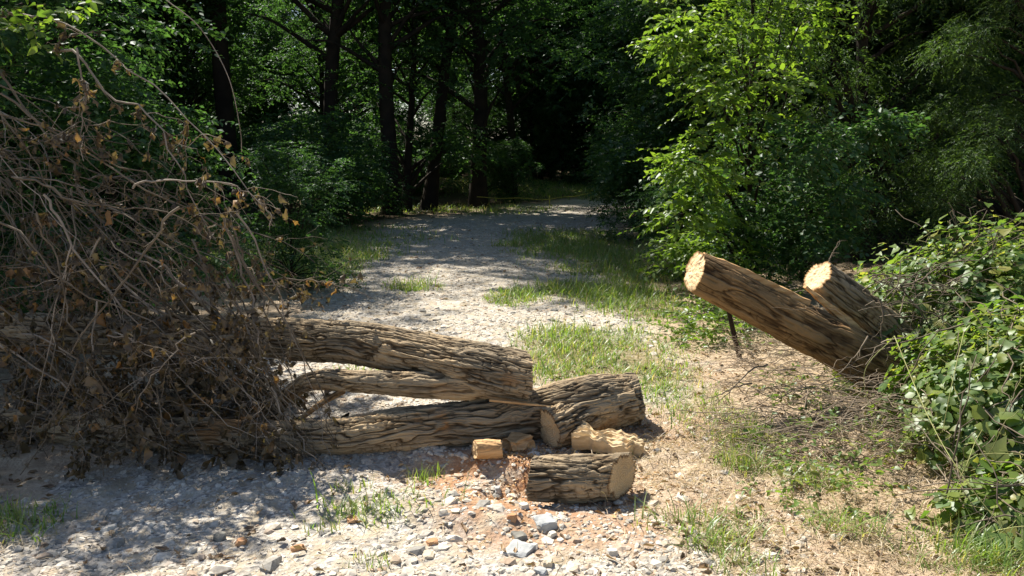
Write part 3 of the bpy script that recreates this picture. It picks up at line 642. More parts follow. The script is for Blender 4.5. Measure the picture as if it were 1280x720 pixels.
# ------------------------------------------------------------------ branches with twigs
def wander(a, b, n, sag, jit, g):
    a, b = np.array(a, float), np.array(b, float); t = np.linspace(0, 1, n)[:, None]; L = np.linalg.norm(b - a)
    C = a + (b - a) * t; C[:, 2] += sag * L * np.sin(math.pi * t[:, 0] ** .8)
    o = g.random(3) * 50
    C += jit * .75 * L * np.stack([vn(np.stack([t[:, 0] * 3 + o[k], t[:, 0] * 0 + k * 5 + o[0], t[:, 0] * 0], -1)) for k in range(3)], -1) * np.sin(math.pi * np.clip(t, 0, 1) * .5 + .2)
    kk = np.cumsum(g.normal(0, .014 * L, (n, 3)) * (g.random((n, 1)) < .45), 0); C += kk - t * kk[-1]
    C += jit * .10 * L * np.stack([vn(np.stack([t[:, 0] * 11 + o[k], t[:, 0] * 0 + k * 5 + o[1], t[:, 0] * 0], -1)) for k in range(3)], -1)
    return C
def twigs(mb, C, r, g, n, ln, lv, depth=1, spread=1.0, down=.1, leafp=.5):
    """side shoots of a stem; lv collects leaf spots (pos, dir)"""
    T = norm(np.gradient(C, axis=0)); m = len(C)
    for _ in range(n):
        i = int(g.uniform(.15, .98) * (m - 1)); side = norm(np.cross(T[i], g.normal(size=3)))
        d = norm(T[i] * g.uniform(.3, 1) + side * spread * g.uniform(.5, 1.1) - np.array([0, 0, down])); l = ln * g.uniform(.35, 1.3)
        c = wander(C[i], C[i] + d * l, 8, g.uniform(-.15, .15), .18, g); rr = r[i] * g.uniform(.35, .6)
        thin(mb, c, np.linspace(rr, max(rr * .4, .0009), 8), 4)
        if depth > 0: twigs(mb, c, np.linspace(rr, rr * .5, 8), g, int(g.integers(1, 4)), l * .5, lv, depth - 1, spread, down, leafp)
        k = g.random(8) < leafp
        for q in np.nonzero(k)[0]: lv.append((c[q], d))
def dead_branch(a, b, r0, g, sag=.08, nt_=8, ln=.3, leafp=.3, leafsize=.055, depth=1, label='', group=None, m='twig', jit=.07, lfm=None):
    C = wander(a, b, 22, sag, jit, g); r = np.linspace(r0, r0 * .3, 22); mb = MB(); thin(mb, C, r, 6); lv = []
    twigs(mb, C, r, g, nt_, ln, lv, depth, leafp=leafp)
    root = tag(empty('dead_branch', C[0]), label, 'branch', group); off = C[0]
    mb.build('stem', M[m], root, True, off)
    if lv:
        P_ = np.array([x[0] for x in lv]); D = np.array([x[1] for x in lv]); n = len(P_); D = norm(D * .4 + g.normal(0, .45, (n, 3)) + [0, 0, -.8])
        V, T = leaves(P_, D, g.normal(size=(n, 3)), leafsize * g.uniform(.5, 1.3, n), CURL, jit=.5, g=g, wid=1.3)
        mesh_obj('dead_leaves', V - off, T, None, [M[lfm or 'deadleaf']], root)
    return root
g = np.random.default_rng(55)
# the brush pile: long stems sweep from high on the left down to the right
NAMED = [((60, 60, 4.6), (262, 310, 4.3), .012, .10, 'arching grey branch reaching highest at the top left of the brush pile', 'twig_pale'),
         ((-20, 40, 4.7), (330, 268, 4.3), .011, .16, 'long thin branch arching out over the right side of the brush top', 'twig_pale'),
         ((165, 235, 4.2), (342, 262, 4.1), .009, .12, 'pale branch pointing right towards the dark woods, brown leaves hanging at its tip', 'twig_pale'),
         ((95, 60, 4.3), (108, 200, 4.2), .008, .0, 'forked whitish twig hanging down in the upper brush', 'twig_pale'),
         ((60, 240, 4.1), (235, 470, 4.0), .011, .05, 'bare diagonal branch across the middle of the brush pile', 'twig_pale'),
         ((240, 300, 4.2), (300, 430, 4.0), .009, .06, 'leafy brown branch drooping over the forked log', 'twig'),
         ((100, 540, 4.0), (172, 480, 4.0), .008, .0, 'short rust-coloured branch at the foot of the brush', 'twig'),
         ((215, 340, 4.3), (400, 570, 3.95), .014, .06, 'straight bundle branch ending on the gravel at right of the brush', 'twig_pale'),
         ((300, 360, 4.6), (470, 375, 4.55), .008, .10, 'twiggy branch with curled leaves lying along the top of the forked log', 'twig')]
for a, b, r0, sg, lab, m_ in NAMED:
    dead_branch(pt(*a), pt(*b), r0 * .7, g, sg, 12, .24, .22, .05, 1, lab, None, m_)
for k in range(58):      # repeated interlaced branches of the pile
    u = g.random(); d = g.uniform(4.0, 5.6)
    a = pt(-120 + 260 * u + g.normal(0, 30), 30 + 260 * u ** 1.3 + abs(g.normal(0, 60)), d)
    b = pt(60 + 190 * g.random() + 25 * g.normal(), 260 + 320 * g.random(), g.uniform(3.9, 5.0))
    if k % 4 == 2: b = pt(g.uniform(230, 400), g.uniform(335, 395), g.uniform(4.5, 4.8))
    if k % 4 == 1: a = pt(g.uniform(-60, 280), g.uniform(260, 420), g.uniform(3.8, 4.2)); b = pt(g.uniform(20, 400), g.uniform(540, 590), g.uniform(3.75, 4.05))
    if k % 3 == 0: b = pt(330 + 90 * g.random(), 520 + 60 * g.random(), g.uniform(3.9, 4.3)); a = pt(60 + 230 * g.random(), 180 + 200 * g.random(), g.uniform(4.1, 4.8))
    fam = k % 3 == 0
    if fam: a = pt(g.uniform(130, 300), g.uniform(260, 430), g.uniform(4.0, 4.4)); b = pt(g.uniform(345, 425), g.uniform(535, 590), g.uniform(3.85, 4.15))
    hi_ = a[2] > 1.3
    gz_ = float(hz(b[0], b[1])[0]) + .02; b[2] = max(b[2], gz_)
    dead_branch(a, b, g.uniform(.003, .0075), g, g.uniform(.0, .11), int(g.integers(5, 9) if fam else g.integers(7, 13)), g.uniform(.12, .25) if fam else g.uniform(.18, .42), g.uniform(.02, .08) if fam else (g.uniform(.03, .14) if hi_ else g.uniform(.12, .32)), g.uniform(.035, .055), 1,
                'thin bare or brown-leaved branch tangled in the big brush pile at left', 'tangled branches of the brush pile', 'twig_pale' if g.random() < .4 else 'twig')
# dense core of twigs and withered leaves nobody could count
mb = MB(); lv = []
for k in range(250):
    x0 = -140 + 440 * g.random(); top = np.interp(x0, [-140, 0, 100, 200, 300, 400], [20, 40, 200, 330, 375, 400]); y0 = top + (575 - top) * g.random() ** .75; d = g.uniform(3.85, 5.4) if y0 > 330 else g.uniform(4.3, 5.6)
    a = pt(x0, y0, d); ang = g.normal(-.75, .5); L_ = g.uniform(.3, 1.0)
    if 215 < x0 and 375 < y0 < 500 and g.random() < .8: continue
    if y0 < 270 and g.random() < .5: continue
    b = a + np.array([math.cos(ang), g.normal(0, .35), math.sin(ang)]) * L_; a[2] = max(a[2], .05); b[2] = max(b[2], .03)
    C = wander(a, b, 10, g.uniform(-.05, .15), .12, g); r_ = g.uniform(.002, .006); thin(mb, C, np.linspace(r_, r_ * .4, 10), 4)
    twigs(mb, C, np.linspace(r_, r_ * .5, 10), g, 3, .2, lv, 0, leafp=.10 + .65 * (y0 > 290))
off = pt(100, 560, 4.8); off[2] = 0
tw = mb.build('brush_twigs', M['twig'], None, True, off); tw.location = off; tag(tw, 'dense tangle of fine dead twigs filling the brush pile', 'twigs', kind='stuff')
P_ = np.array([x[0] for x in lv]); D = np.array([x[1] for x in lv]); n = len(P_)
V, T = leaves(P_, norm(D * .3 + g.normal(0, .4, (n, 3)) + [0, 0, -.9]), g.normal(size=(n, 3)), .058 * g.uniform(.4, 1.4, n), CURL, jit=.5, wid=1.4)
wl = mesh_obj('withered_leaves', V - off, T, None, [M['deadleaf']]); wl.location = off; tag(wl, 'withered brown leaves hanging all through the brush pile', 'dead leaves', kind='stuff')

# ------------------------------------------------------------------ plant generator: clustered sprays of leaves
def crown(g, centres, n_spray, K, spray, size, tpl, droop=.15, flat=.35, stems=None, stemr=.002, wid=1., upn=1.0, lift=0.0, ang=.9):
    """centres: (n,4) cluster centre + radius. Returns leaf mesh arrays"""
    ci = g.integers(0, len(centres), n_spray); c = centres[ci]; v = norm(g.normal(size=(n_spray, 3))); v[:, 2] *= .75
    p = c[:, :3] + v * (c[:, 3] * g.random(n_spray) ** .5)[:, None]
    d = norm(v * [1, 1, .3] + g.normal(0, .35, (n_spray, 3)) * [1, 1, flat] + [0, 0, lift - droop]); lat = norm(np.cross(d, [0, 0, 1.]) + g.normal(0, .25, (n_spray, 3)))
    L_ = spray * g.uniform(.5, 1.3, n_spray); t = (np.arange(K) + .5) / K; sg = np.where(np.arange(K) % 2 == 0, 1., -1.)
    tt = t[None] + g.normal(0, .03, (n_spray, K))
    pos = p[:, None] + d[:, None] * (tt * L_[:, None])[..., None] + np.array([0, 0, -1.]) * (droop * L_[:, None] * tt ** 2)[..., None]
    dr = d[:, None] * math.cos(ang) + lat[:, None] * (sg * math.sin(ang))[None, :, None] + g.normal(0, .28, (n_spray, K, 3)) + np.array([0, 0, -droop])
    up = norm(np.cross(lat, d)); up *= np.sign(up[:, 2:3]) + (up[:, 2:3] == 0)
    nr = up[:, None] * upn + g.normal(0, .38, (n_spray, K, 3))
    sz = size * g.uniform(.55, 1.25, (n_spray, K)) * (1 - .35 * np.abs(t - .45))[None]
    if stems is not None:
        e = p + d * L_[:, None] + np.array([0, 0, -1.]) * (droop * L_)[:, None]; u_ = lat * stemr; w2 = np.cross(d, lat) * stemr; n = n_spray
        mid = p + d * (L_ * .5)[:, None] + np.array([0, 0, -1.]) * (droop * L_ * .25)[:, None]
        V = np.stack([p + u_, p - u_ * .5 + w2, p - u_ * .5 - w2, mid + u_ * .8, mid + (-u_ * .5 + w2) * .8, mid + (-u_ * .5 - w2) * .8, e], 1)
        q = np.array([[0, 1, 4, 3], [1, 2, 5, 4], [2, 0, 3, 5]]); tri = np.array([[3, 4, 6], [4, 5, 6], [5, 3, 6]]); k = (np.arange(n) * 7)[:, None, None]
        stems.add(V, (tri[None] + k).reshape(-1, 3), (q[None] + k).reshape(-1, 4))
    return leaves(pos.reshape(-1, 3), dr.reshape(-1, 3), nr.reshape(-1, 3), sz.ravel(), tpl, wid=wid, g=g)
def tree_trunk(g, h, r, clusters, lean=0, mb=None, limbs=True, sides=14):
    mb = mb or MB(); n = 26; z = np.linspace(-.3, h, n); o = g.random(2) * 40
    C = np.stack([.35 * vn(np.stack([z * .18 + o[0], z * 0, z * 0], -1)) * z / 5 + lean * z, .35 * vn(np.stack([z * .18 + o[1], z * 0 + 3, z * 0], -1)) * z / 5, z], -1); C[:, :2] -= C[1, :2]
    rr = r * (1 - .8 * np.clip(z / h, 0, 1)) * (1 + .55 * np.exp(-np.clip(z, 0, 9) * 2.2)); thin(mb, C, rr, sides)
    if limbs:
        for c in clusters:
            zz = np.clip(c[2] - g.uniform(.4, 1.6), .4, h * .96); i = int(np.clip((zz + .3) / (h + .3) * (n - 1), 1, n - 2)); a = C[i]; e = c[:3]
            L_ = np.linalg.norm(e - a); mid = a * .45 + e * .55 + np.array([0, 0, .10 * L_]); q = spline([[*a, 0], [*mid, 0], [*e, 0]], 9)[:, :3]; q += g.normal(0, .02 * L_, q.shape) * np.linspace(0, 1, 9)[:, None]
            r1 = min(rr[i] * .55, .02 + .022 * L_); thin(mb, q, np.linspace(r1, .006, 9), 6)
    return mb
def make_tree(seed, h, r, cb, cr, ncl, n_spray, K, size, m='tree', label='', cat='tree', name='broadleaf_tree', spray=.55, clr=.9, tpl=FAR, lean=0, stems=False, group=None, mb_bark='bark_dark', droop=.15, wid=1.):
    g = np.random.default_rng(seed); z = cb + (h - cb) * g.random(ncl) ** .85; a = g.random(ncl) * 6.283
    prof = cr * np.sqrt(np.clip(1 - ((z - cb) / (h - cb) - .35) ** 2 / .62, .08, 1)); rad = prof * g.random(ncl) ** .5
    cl = np.stack([rad * np.cos(a) + lean * z, rad * np.sin(a), z, clr * g.uniform(.6, 1.25, ncl)], -1)
    root = empty(name, (0, 0, 0)); tag(root, label, cat, group)
    mb = tree_trunk(g, h * .93, r, cl, lean); sb = MB() if stems else None
    V, T = crown(g, cl, n_spray, K, spray, size, tpl, droop, stems=sb, wid=wid)
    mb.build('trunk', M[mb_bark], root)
    mesh_obj('crown', V, T, None, [M[m]], root)
    if sb: sb.build('shoots', M['vinestem'], root)
    return root

# ---- prototypes of the wood
tall = [make_tree(200 + k, 15 + k * 1.2, .20 + .03 * k, 4.4 - .2 * k, 3.9, 80, 2600, 12, .135, label='x') for k in range(3)]
open_ = [make_tree(210 + k, 15 + k, .20 + .03 * k, 4.6, 3.6, 56, 1750, 12, .125, label='x', clr=.8) for k in range(3)]
mid_ = [make_tree(220 + k, 8 + k, .09 + .02 * k, 1.1, 2.4, 60, 2600, 12, .115, label='x', name='understory_tree', clr=.75, spray=.5) for k in range(3)]
shr = [make_tree(240 + k, 2.4 + .5 * k, .03, .15, 1.3, 34, 1300, 12, .085, label='x', name='forest_shrub', cat='shrub', clr=.5, spray=.4, m='tree') for k in range(3)]
ced = [make_tree(260 + k, 9 + k, .11, .5, 2.0, 110, 9000, 14, .075, m='cedar', label='x', name='cedar_tree', clr=.5, spray=.35, wid=.35, droop=.3) for k in range(2)]
used = set()
def put(proto, x, y, s=1, rz=None, label=None, group=None, tilt=0):
    o = copy_tree(proto) if id(proto) in used else proto; used.add(id(proto))
    o.location = (x, y, float(hz(x, y)[0]) - .03); o.rotation_euler = (0, tilt, random.random() * 6.28 if rz is None else rz); o.scale = (s, s, s)
    if label: o['label'] = label
    if group: o['group'] = group
    elif 'group' in o: del o['group']
    return o
def gx(px, py): p = gflat(px, py); return float(p[0]), float(p[1])
NT = [(290, 265, 1, 1.15, 0, 'thick dark trunk left of the two straight trunks, nearest the brush'), (420, 268, 0, 1.05, 0, 'straight dark trunk between the thick left trunk and the road end'),
      (490, 268, 2, .85, 0, 'slim straight dark trunk nearest the left edge of the track'), (535, 262, 1, .85, .20, 'dark tree leaning to the right over the end of the track'),
      (640, 247, 0, .8, 0, 'tree behind the yellow tape where the track bends'), (215, 262, 2, 1.1, 0, 'tall dark tree directly behind the top of the brush pile')]
for px, py, k, s, tl, lab in NT:
    x, y = gx(px, py); put(open_[k], x, y, s, None, lab, None, tl)
gw = np.random.default_rng(91); GT = 'tall trees of the dark wood'; placed = []
def blocked(x, y, rr):
    if abs(x - 3.5) < 5.5 and 26 < y < 36.5: return True
    cx, hw = road_c(np.array(y)); 
    if abs(x - cx) < hw + .6 and y < 33: return True
    return any((x - a) ** 2 + (y - b) ** 2 < rr ** 2 for a, b in placed)
def roadlight(x, y, h): return any(abs(x - SUN.x / SUN.z * h * f + .3) < 3.2 and 9 < y - SUN.y / SUN.z * h * f < 17.5 for f in (.5, .8)) and gw.random() < .85
def sunlane(x, y, h):   # would a crown of height h here shade the clearing with the logs?
    for f in (.35, .6, .85):
        z = h * f; sx = x - SUN.x / SUN.z * z; sy = y - SUN.y / SUN.z * z
        if -2.2 < sx < 5.2 and 1.5 < sy < 12.0: return True
    return False
c_ = 0
while c_ < 56:
    y = gw.uniform(15.5, 62); x = gw.uniform(-.85 * y - 6, .85 * y + 5)
    if blocked(x, y, 2.7) or sunlane(x, y, 15) or roadlight(x, y, 15): continue
    if abs(x) < .25 * y and y < 22 and x > -4: continue
    placed.append((x, y)); put(tall[c_ % 3], x, y, gw.uniform(.8, 1.2), None, 'tall dark broadleaf tree deep in the shaded wood', GT); c_ += 1
# trees at the sides of the clearing, outside the frame but shading it, and the ones seen at the left edge
for (x, y, k, s, lab) in [(-13.5, 12.5, 0, 1.0, 'tall tree at the far left behind the brush pile'), (-10.5, 16.5, 1, .95, 'tall dark tree between the brush top and the thick trunk'), (9.5, 13.5, 2, .9, 'tall tree behind the cedar at the right'), (13, 17, 1, 1., 'tall dark tree at the far right of the wood')]:
    placed.append((x, y)); put(tall[k], x, y, s, None, lab)
c_ = 0; pl2 = []
while c_ < 66:
    y = gw.uniform(15, 48); x = gw.uniform(-.8 * y - 2, .8 * y + 2)
    cx, hw = road_c(np.array(y))
    if (abs(x - 3) < 4.5 and 26 < y < 35.5) or (abs(x - cx) < hw + 1.2 and y < 33) or sunlane(x, y, 8) or roadlight(x, y, 8) or any((x - a) ** 2 + (y - b) ** 2 < 2.2 for a, b in pl2): continue
    pl2.append((x, y)); put(mid_[c_ % 3], x, y, gw.uniform(.7, 1.15), None, 'small leafy tree in the shade under the tall trees', 'understory trees of the wood'); c_ += 1
c_ = 0
while c_ < 70:
    y = gw.uniform(14, 44); x = gw.uniform(-.75 * y - 1, .75 * y + 1); cx, hw = road_c(np.array(y))
    if (abs(x - 3) < 4 and 26 < y < 35) or (abs(x - cx) < hw + 1.0 and y < 33) or any((x - a) ** 2 + (y - b) ** 2 < 1.2 for a, b in pl2): continue
    if y < 22 and x < -1 and gw.random() < .6: continue
    pl2.append((x, y)); put(shr[c_ % 3], x, y, gw.uniform(.5, 1.1), None, 'low dark shrub on the forest floor', 'shrubs of the forest floor'); c_ += 1
for (x, y, k, s, lab) in [(5.0, 41, 0, 1., 'tall tree straight behind the bend of the track'), (0.5, 39.5, 1, .95, 'tall tree left of the bend behind the tape'), (9, 43, 2, 1., 'tall tree further behind the bend, right of the gap'), (3, 47, 1, 1.1, 'far tall tree filling the gap over the bend'), (-3, 36, 0, 1., 'tall tree deep behind the leaning dark tree')]:
    put(tall[k], x, y, s, None, lab)
for (x, y, k, s) in [(3.2, 37, 0, .9), (6.2, 37.5, 1, 1.), (1, 37, 2, .9), (4.8, 40, 2, 1.1), (2, 42, 1, 1.1), (8, 38.5, 0, 1.), (-1.5, 38, 0, 1.), (10.5, 39, 1, 1.1), (-14, 34, 0, 1.2), (-17, 37, 1, 1.2), (-20, 33, 2, 1.2)]:
    put(mid_[k], x, y, s, None, 'small leafy tree in the shade under the tall trees', 'understory trees of the wood')
put(mid_[0], -4.7, 7.1, .72, None, 'leafy tree close behind the left side of the brush pile'); put(mid_[2], -8.2, 10.6, .7, None, 'leafy tree further left behind the brush pile')
put(shr[2], 2.2, 36, 1.3, None, 'low dark shrub on the forest floor', 'shrubs of the forest floor'); put(shr[0], 5.2, 36.4, 1.5, None, 'low dark shrub on the forest floor', 'shrubs of the forest floor'); put(mid_[1], 3.8, 38, 1.0, None, 'small leafy tree in the shade under the tall trees', 'understory trees of the wood')
put(shr[1], -3.5, 6.9, .75, None, 'dark green shrub right behind the middle of the brush pile'); put(shr[2], -2.6, 9.3, .5, None, 'low shrub between the brush pile and the track')
# far wood as one mass behind everything
gf_ = np.random.default_rng(17); n = 900; a = gf_.uniform(-1.1, 1.1, n); dd = gf_.uniform(60, 80, n)
cl = np.stack([dd * np.sin(a), dd * np.cos(a), gf_.uniform(0, 30, n) + 1, gf_.uniform(1.5, 3.2, n)], -1)
V, T = crown(gf_, cl, 30000, 10, 1.6, .62, FAR)
tag(mesh_obj('far_woods', V, T, None, [M['tree']]), 'unbroken mass of dark foliage behind the trees', 'woods', kind='stuff')
# lit little tree by the yellow tape
x, y = gx(595, 262); put(mid_[1], x, y + 2.5, .42, None, 'small sapling catching light at the left end of the yellow tape')

# ------------------------------------------------------------------ right side plants
def bush(name, label, cat, loc, cl, n_spray, K, spray, size, m, seed, tpl=LEAF, droop=.15, trunkh=None, tr=.04, stems=True, wid=1., stemr=.0018, lift=0., group=None, extra=None):
    g = np.random.default_rng(seed); root = tag(empty(name, loc), label, cat, group); cl = np.array(cl, float)
    if trunkh:
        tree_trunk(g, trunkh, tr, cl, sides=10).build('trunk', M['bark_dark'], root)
    sb = MB() if stems else None
    V, T = crown(g, cl, n_spray, K, spray, size, tpl, droop, stems=sb, wid=wid, stemr=stemr, lift=lift)
    mesh_obj('foliage' if not trunkh else 'crown', V, T, None, [M[m]], root)
    if sb: sb.build('shoots', M['vinestem'], root)
    return root
gk = np.random.default_rng(71)
# young tree: clusters placed where the photo has its leaf masses, depth around 8.5 m
base = np.array([2.75, 9.3, 0]); base[2] = float(hz(base[0], base[1])[0])
KC = []
for (px, py, rp) in [(870, 30, 45), (920, 20, 50), (980, 40, 50), (1010, 10, 40), (880, 90, 40), (930, 100, 50), (985, 110, 45), (900, 160, 45), (950, 170, 50), (1010, 180, 45), (1060, 170, 40), (1095, 155, 22),
                     (880, 220, 45), (930, 235, 50), (985, 240, 45), (1040, 235, 35), (900, 290, 45), (955, 300, 45), (1010, 290, 35), (860, 200, 25), (845, 50, 22), (850, 265, 28), (940, -50, 60), (1000, -80, 60), (880, -60, 50), (960, -140, 60), (905, 330, 30), (850, 310, 25)]:
    p = pt(px, py, 8.6 + gk.uniform(-.7, .9)); KC.append([*(p - base), rp / FPX * 8.6])
KL = [c for k_, c in enumerate(KC) if (c[2] < 1.9 and c[0] > -.45) or c[0] > 1.0]; KC = [c for c in KC if c not in KL]  # lower and right clusters split off; their darker leaf colour paints in shade
bush('young_tree_shade_leaves', 'lower and right leaves of the bright young tree, coloured darker to show shade', 'shrub', base + [.15, .25, 0], KL, 760, 10, .34, .08, 'tree', 73)
bush('young_tree', 'bright sunlit young leafy tree beside the track behind the leaning trunks', 'tree', base, KC, 880, 10, .34, .085, 'young', 72, trunkh=5.8, tr=.035)
for (x, y, k, s, lab, rz) in [(4.9, 11.2, 0, .95, 'dark cedar directly behind the sunlit young tree', 1.), (7.6, 11.6, 1, .85, 'cedar behind the vine thicket at right', 2.), (5.9, 9.2, 0, .62, 'sunlit cedar with yellow-green sprays at the right edge', 3.), (4.2, 14.5, 1, .9, 'cedar further back along the right side of the track', 0.)]:
    put(ced[k], x, y, s, rz, lab)
for (px, py, s, k, lab) in [(800, 300, .62, 0, 'shaded shrub leaning over the right edge of the track'), (800, 262, .95, 1, 'tall dark shrub where the track bends away'), (850, 345, .45, 2, 'low shrub at the foot of the young tree'), (930, 365, .42, 0, 'low green shrub behind the long leaning trunk'), (1000, 350, .5, 1, 'low shrub between the two leaning trunks')]:
    x, y = gx(px, py); o = put(shr[k], x, y, s, None, lab)
x, y = gx(780, 275); put(mid_[2], x + .9, y + 1, .7, None, 'dark leafy tree overhanging the bend of the track on the right')
x, y = gx(850, 330); put(mid_[0], x + 1.2, y + 3.4, .75, None, 'shaded tree filling the gap left of the young tree')
# ground-hugging leaves under the long trunk
gl = np.random.default_rng(83); CL = []
for _ in range(34): p = G(gl.uniform(850, 1015), gl.uniform(375, 450)); CL.append([p[0], p[1] + .3, p[2] + gl.uniform(.05, .22), .16])
CL2 = []
for _ in range(60): p = G(gl.uniform(960, 1120), gl.uniform(455, 640)); CL2.append([p[0], p[1], p[2] + gl.uniform(.03, .16), .12])
bush('ground_ivy', 'scattered green sprouts among the dead twigs left of the vine mound', 'vine', (0, 0, 0), CL2, 210, 6, .18, .04, 'vine', 85, lift=.25)
bush('ground_ivy', 'low leafy ground vines beneath the long leaning trunk', 'vine', (0, 0, 0), CL, 330, 8, .22, .055, 'young', 84, lift=.3)

# vine thicket: leaf shell over a mound
def mound(name, label, cx_, cy_, rx, ry, hh, nl, size, seed, m='vine'):
    g = np.random.default_rng(seed); z0 = float(hz(cx_, cy_)[0]); root = tag(empty(name, (cx_, cy_, z0)), label, 'vine thicket')
    n = nl; u = g.random(n) * 6.283; c = g.random(n) ** .8; th = np.arccos(c * .98); sh = 1 - .35 * g.random(n) ** 1.6
    bump = 1 + .16 * vn(np.stack([np.cos(u) * 3 + seed, np.sin(u) * 3, th * 3], -1)) + .12 * vn(np.stack([np.cos(u) * 8 + seed, np.sin(u) * 8, th * 8], -1))
    nrm = np.stack([np.sin(th) * np.cos(u), np.sin(th) * np.sin(u), np.cos(th)], -1); p = nrm * np.array([rx, ry, hh]) * (sh * bump)[:, None]
    p[:, 2] = np.maximum(p[:, 2], hz(p[:, 0] + cx_, p[:, 1] + cy_) - z0 + .02 + .06 * g.random(n))
    out = norm(nrm / np.array([rx, ry, hh])); tang = norm(np.cross(out, g.normal(size=(n, 3))))
    d = norm(tang + [0, 0, -.45] + out * .2); nr = norm(out * .9 + [0, 0, .8] + g.normal(0, .42, (n, 3)))
    sz = size * np.exp(g.normal(0, .33, n)); big = g.random(n) < .06; sz[big] *= 1.4
    V, T = leaves(p, d, nr, sz, HEART, g=g, jit=.15); mesh_obj('foliage', V, T, None, [M[m]], root)
    mb = MB()
    for k in range(230):
        i = g.integers(0, n); a = p[i] * .95; b = a + tang[i] * g.uniform(.2, .7) + out[i] * g.uniform(-.05, .1)
        thin(mb, wander(a, b, 8, g.uniform(-.05, .15), .15, g), np.linspace(.0035, .0015, 8) * g.uniform(.6, 1.6), 4)
    mb.build('runners', M['twig'], root)
    mb = MB()
    for k in range(150):
        i = g.integers(0, n); a = p[i] * .97; b = a + tang[i] * g.uniform(.15, .5)
        thin(mb, wander(a, b, 7, .1, .12, g), np.linspace(.0025, .0015, 7), 4)
    mb.build('green_stems', M['vinestem'], root); return root
mound('vine_thicket', 'big heart-leaved vine mound in front of the leaning trunks at the right edge', 3.1, 4.15, 1.12, .85, .78, 9500, .043, 401)
mound('vine_thicket', 'taller back hump of sunlit vines over the base of the leaning trunks', 3.62, 5.5, 1.4, .95, 1.12, 11500, .044, 402)
mound('vine_thicket', 'low skirt of vines reaching the ground at the bottom right corner', 2.55, 3.25, .72, .42, .26, 1500, .055, 403)
mound('vine_thicket', 'small-leaved clump climbing the shorter leaning trunk', 3.12, 5.45, .38, .32, .95, 900, .045, 404)
# long pale tendrils
for k, (pts, r_, lab) in enumerate([([(1118, 420, 3.9), (1160, 520, 3.4), (1200, 590, 3.1), (1262, 672, 2.9)], .0028, 'long pale green tendril trailing down the front of the vine mound'),
                                    ([(1205, 415, 3.5), (1190, 480, 3.35), (1178, 540, 3.3)], .0022, 'short pale tendril crossing the long one'),
                                    ([(1118, 420, 4.0), (1080, 470, 4.0), (1105, 560, 3.8)], .002, 'thin curved tendril at the left side of the vine mound'),
                                    ([(208, 0, 4.4), (250, 35, 4.35), (285, 95, 4.3), (300, 160, 4.3), (302, 190, 4.3)], .003, 'single thin vine arching against the dark woods at upper left')]):
    mb = MB(); C = spline([[*pt(*p), 0] for p in pts], 30)[:, :3]; thin(mb, C, np.linspace(r_, r_ * .6, 30), 5)
    o = mb.build('vine_tendril', M['vinestem'] if k < 3 else M['twig_pale'], None, True, C[0]); o.location = C[0]; tag(o, lab, 'vine')
# dead vines heaped on the verge under the trunks
g = np.random.default_rng(66); mb = MB(); lv = []
for k in range(1250):
    p = G(1170 - 260 * g.random() ** 1.4, g.uniform(450, 590) if g.random() < .8 else g.uniform(420, 470)); p[2] += abs(g.normal(0, .07 + .12 * float(ss(1.0, 2.2, p[0])))); a_ = g.normal(.0, .9) + (math.pi if g.random() < .5 else 0)
    b = p + np.array([math.cos(a_), math.sin(a_) * .6, g.normal(0, .12)]) * g.uniform(.12, .6); b[2] = max(b[2], float(hz(b[0], b[1])[0]) + .01)
    thin(mb, wander(p, b, 9, g.uniform(-.05, .2), .2, g), np.linspace(.0025, .0011, 9) * np.exp(g.normal(-.1, .4)), 4)
o = mb.build('dead_vines', M['twig_mid'], None, True, (2, 5, 0)); o.location = (2, 5, 0); tag(o, 'tangled dead vines and twigs heaped on the verge under the trunks', 'dead vines', kind='stuff')
mb = MB()
for k in range(130):
    p = pt(g.uniform(1075, 1190), g.uniform(340, 470), g.uniform(4.75, 5.4)); a_ = g.normal(-.3, .7)
    b = p + np.array([math.cos(a_), g.normal(0, .3), math.sin(a_) * .8]) * g.uniform(.15, .6)
    thin(mb, wander(p, b, 9, g.uniform(-.1, .2), .2, g), np.linspace(.0035, .0014, 9) * g.uniform(.5, 1.6), 4)
o = mb.build('dead_vines', M['twig'], None, True, (3, 5, 0)); o.location = (3, 5, 0); tag(o, 'brown dead vines wound over the shorter leaning trunk', 'dead vines', kind='stuff')
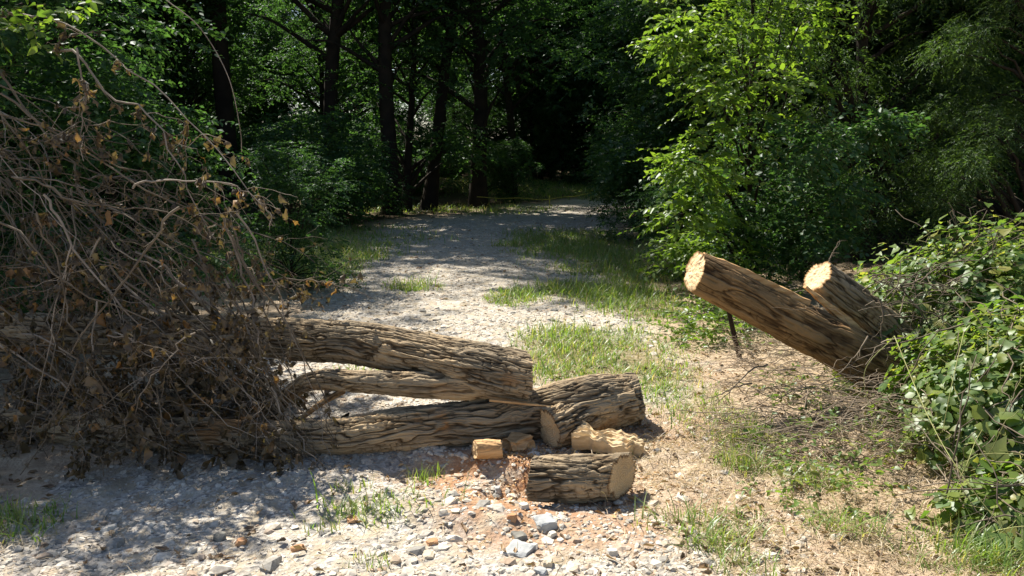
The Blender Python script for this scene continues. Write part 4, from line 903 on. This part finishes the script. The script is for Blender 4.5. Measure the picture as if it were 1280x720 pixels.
for k, (a, b, lab) in enumerate([((1100, 375, 4.6), (1105, 455, 4.6), 'bare upright twig crossing in front of the trunks'), ((1215, 405, 4.5), (1010, 500, 4.5), 'long bare twig lying across the long leaning trunk'),
                                 ((1085, 420, 4.55), (1045, 470, 4.5), 'reddish twig hanging over the upper side of the long trunk'), ((960, 455, 4.6), (890, 510, 4.3), 'bare stick on the verge pointing at the log end'),
                                 ((940, 480, 4.5), (880, 500, 4.35), 'short bare stick lying beside the longer one on the verge'), ((1035, 330, 5.2), (1050, 300, 5.2), 'thin twig standing up behind the cut end of the shorter trunk')]):
    dead_branch(pt(*a), pt(*b), .006, np.random.default_rng(500 + k), .03, 3, .12, .0, .03, 0, lab, None, 'twig')
# green vine leaves at the top left corner, over the brush
CL = [[*pt(px, py, 4.5), .12] for px, py in ((10, 10), (45, 18), (80, 12), (105, 20), (20, 40), (-20, 20), (60, -5), (100, 5))]
bush('climbing_vine', 'sunlit green vine leaves on top of the brush at the upper left corner', 'vine', (0, 0, 0), CL, 26, 6, .16, .065, 'young', 90)
CL = [[*pt(px, py, 6.4), .35] for px, py in ((0, 120), (30, 260), (20, 330), (80, 290), (-30, 200), (-60, 90), (60, 370))]
bush('green_shrub', 'shaded green shrub glimpsed through the left side of the brush pile', 'shrub', (0, 0, 0), CL, 240, 9, .3, .07, 'tree', 92)

# ------------------------------------------------------------------ yellow tape across the far end
A_ = G(598, 262); A_[2] += .62; B_ = G(742, 256); B_[2] += .45
pth = [pt(596, 246, 22.5), pt(640, 247, 22.8), pt(686, 248, 23.2), pt(738, 241, 24.5)]
C = spline([[*p, 0] for p in pth], 40)[:, :3]; C[:, 2] -= .03 * np.sin(np.linspace(0, 3 * math.pi, 40)) ** 2
V = np.concatenate([C + [0, 0, .008], C - [0, 0, .008], C + [0, .004, .008], C + [0, .004, -.008]]); k = np.arange(39)
Q = np.concatenate([np.stack([k, k + 1, k + 41, k + 40], -1), np.stack([k + 80, k + 120, k + 121, k + 81], -1), np.stack([k, k + 80, k + 81, k + 1], -1), np.stack([k + 40, k + 41, k + 121, k + 120], -1)])
tp = mesh_obj('barrier_tape', V - C[20], None, Q, [M['tape']]); tp.location = C[20]; tag(tp, 'yellow tape strung low across the far end of the track', 'tape')
mb = MB(); p = pt(687, 247, 23.3); thin(mb, [[p[0], p[1], float(hz(p[0], p[1])[0]) - .05], [p[0], p[1], p[2] * .5], [p[0], p[1], p[2] + .06]], .015, 8)
o = mb.build('stake', M['tape'], None, True, p); o.location = p; tag(o, 'thin yellow stake holding up the tape at the end of the track', 'stake')
print('objects', len(bpy.data.objects))
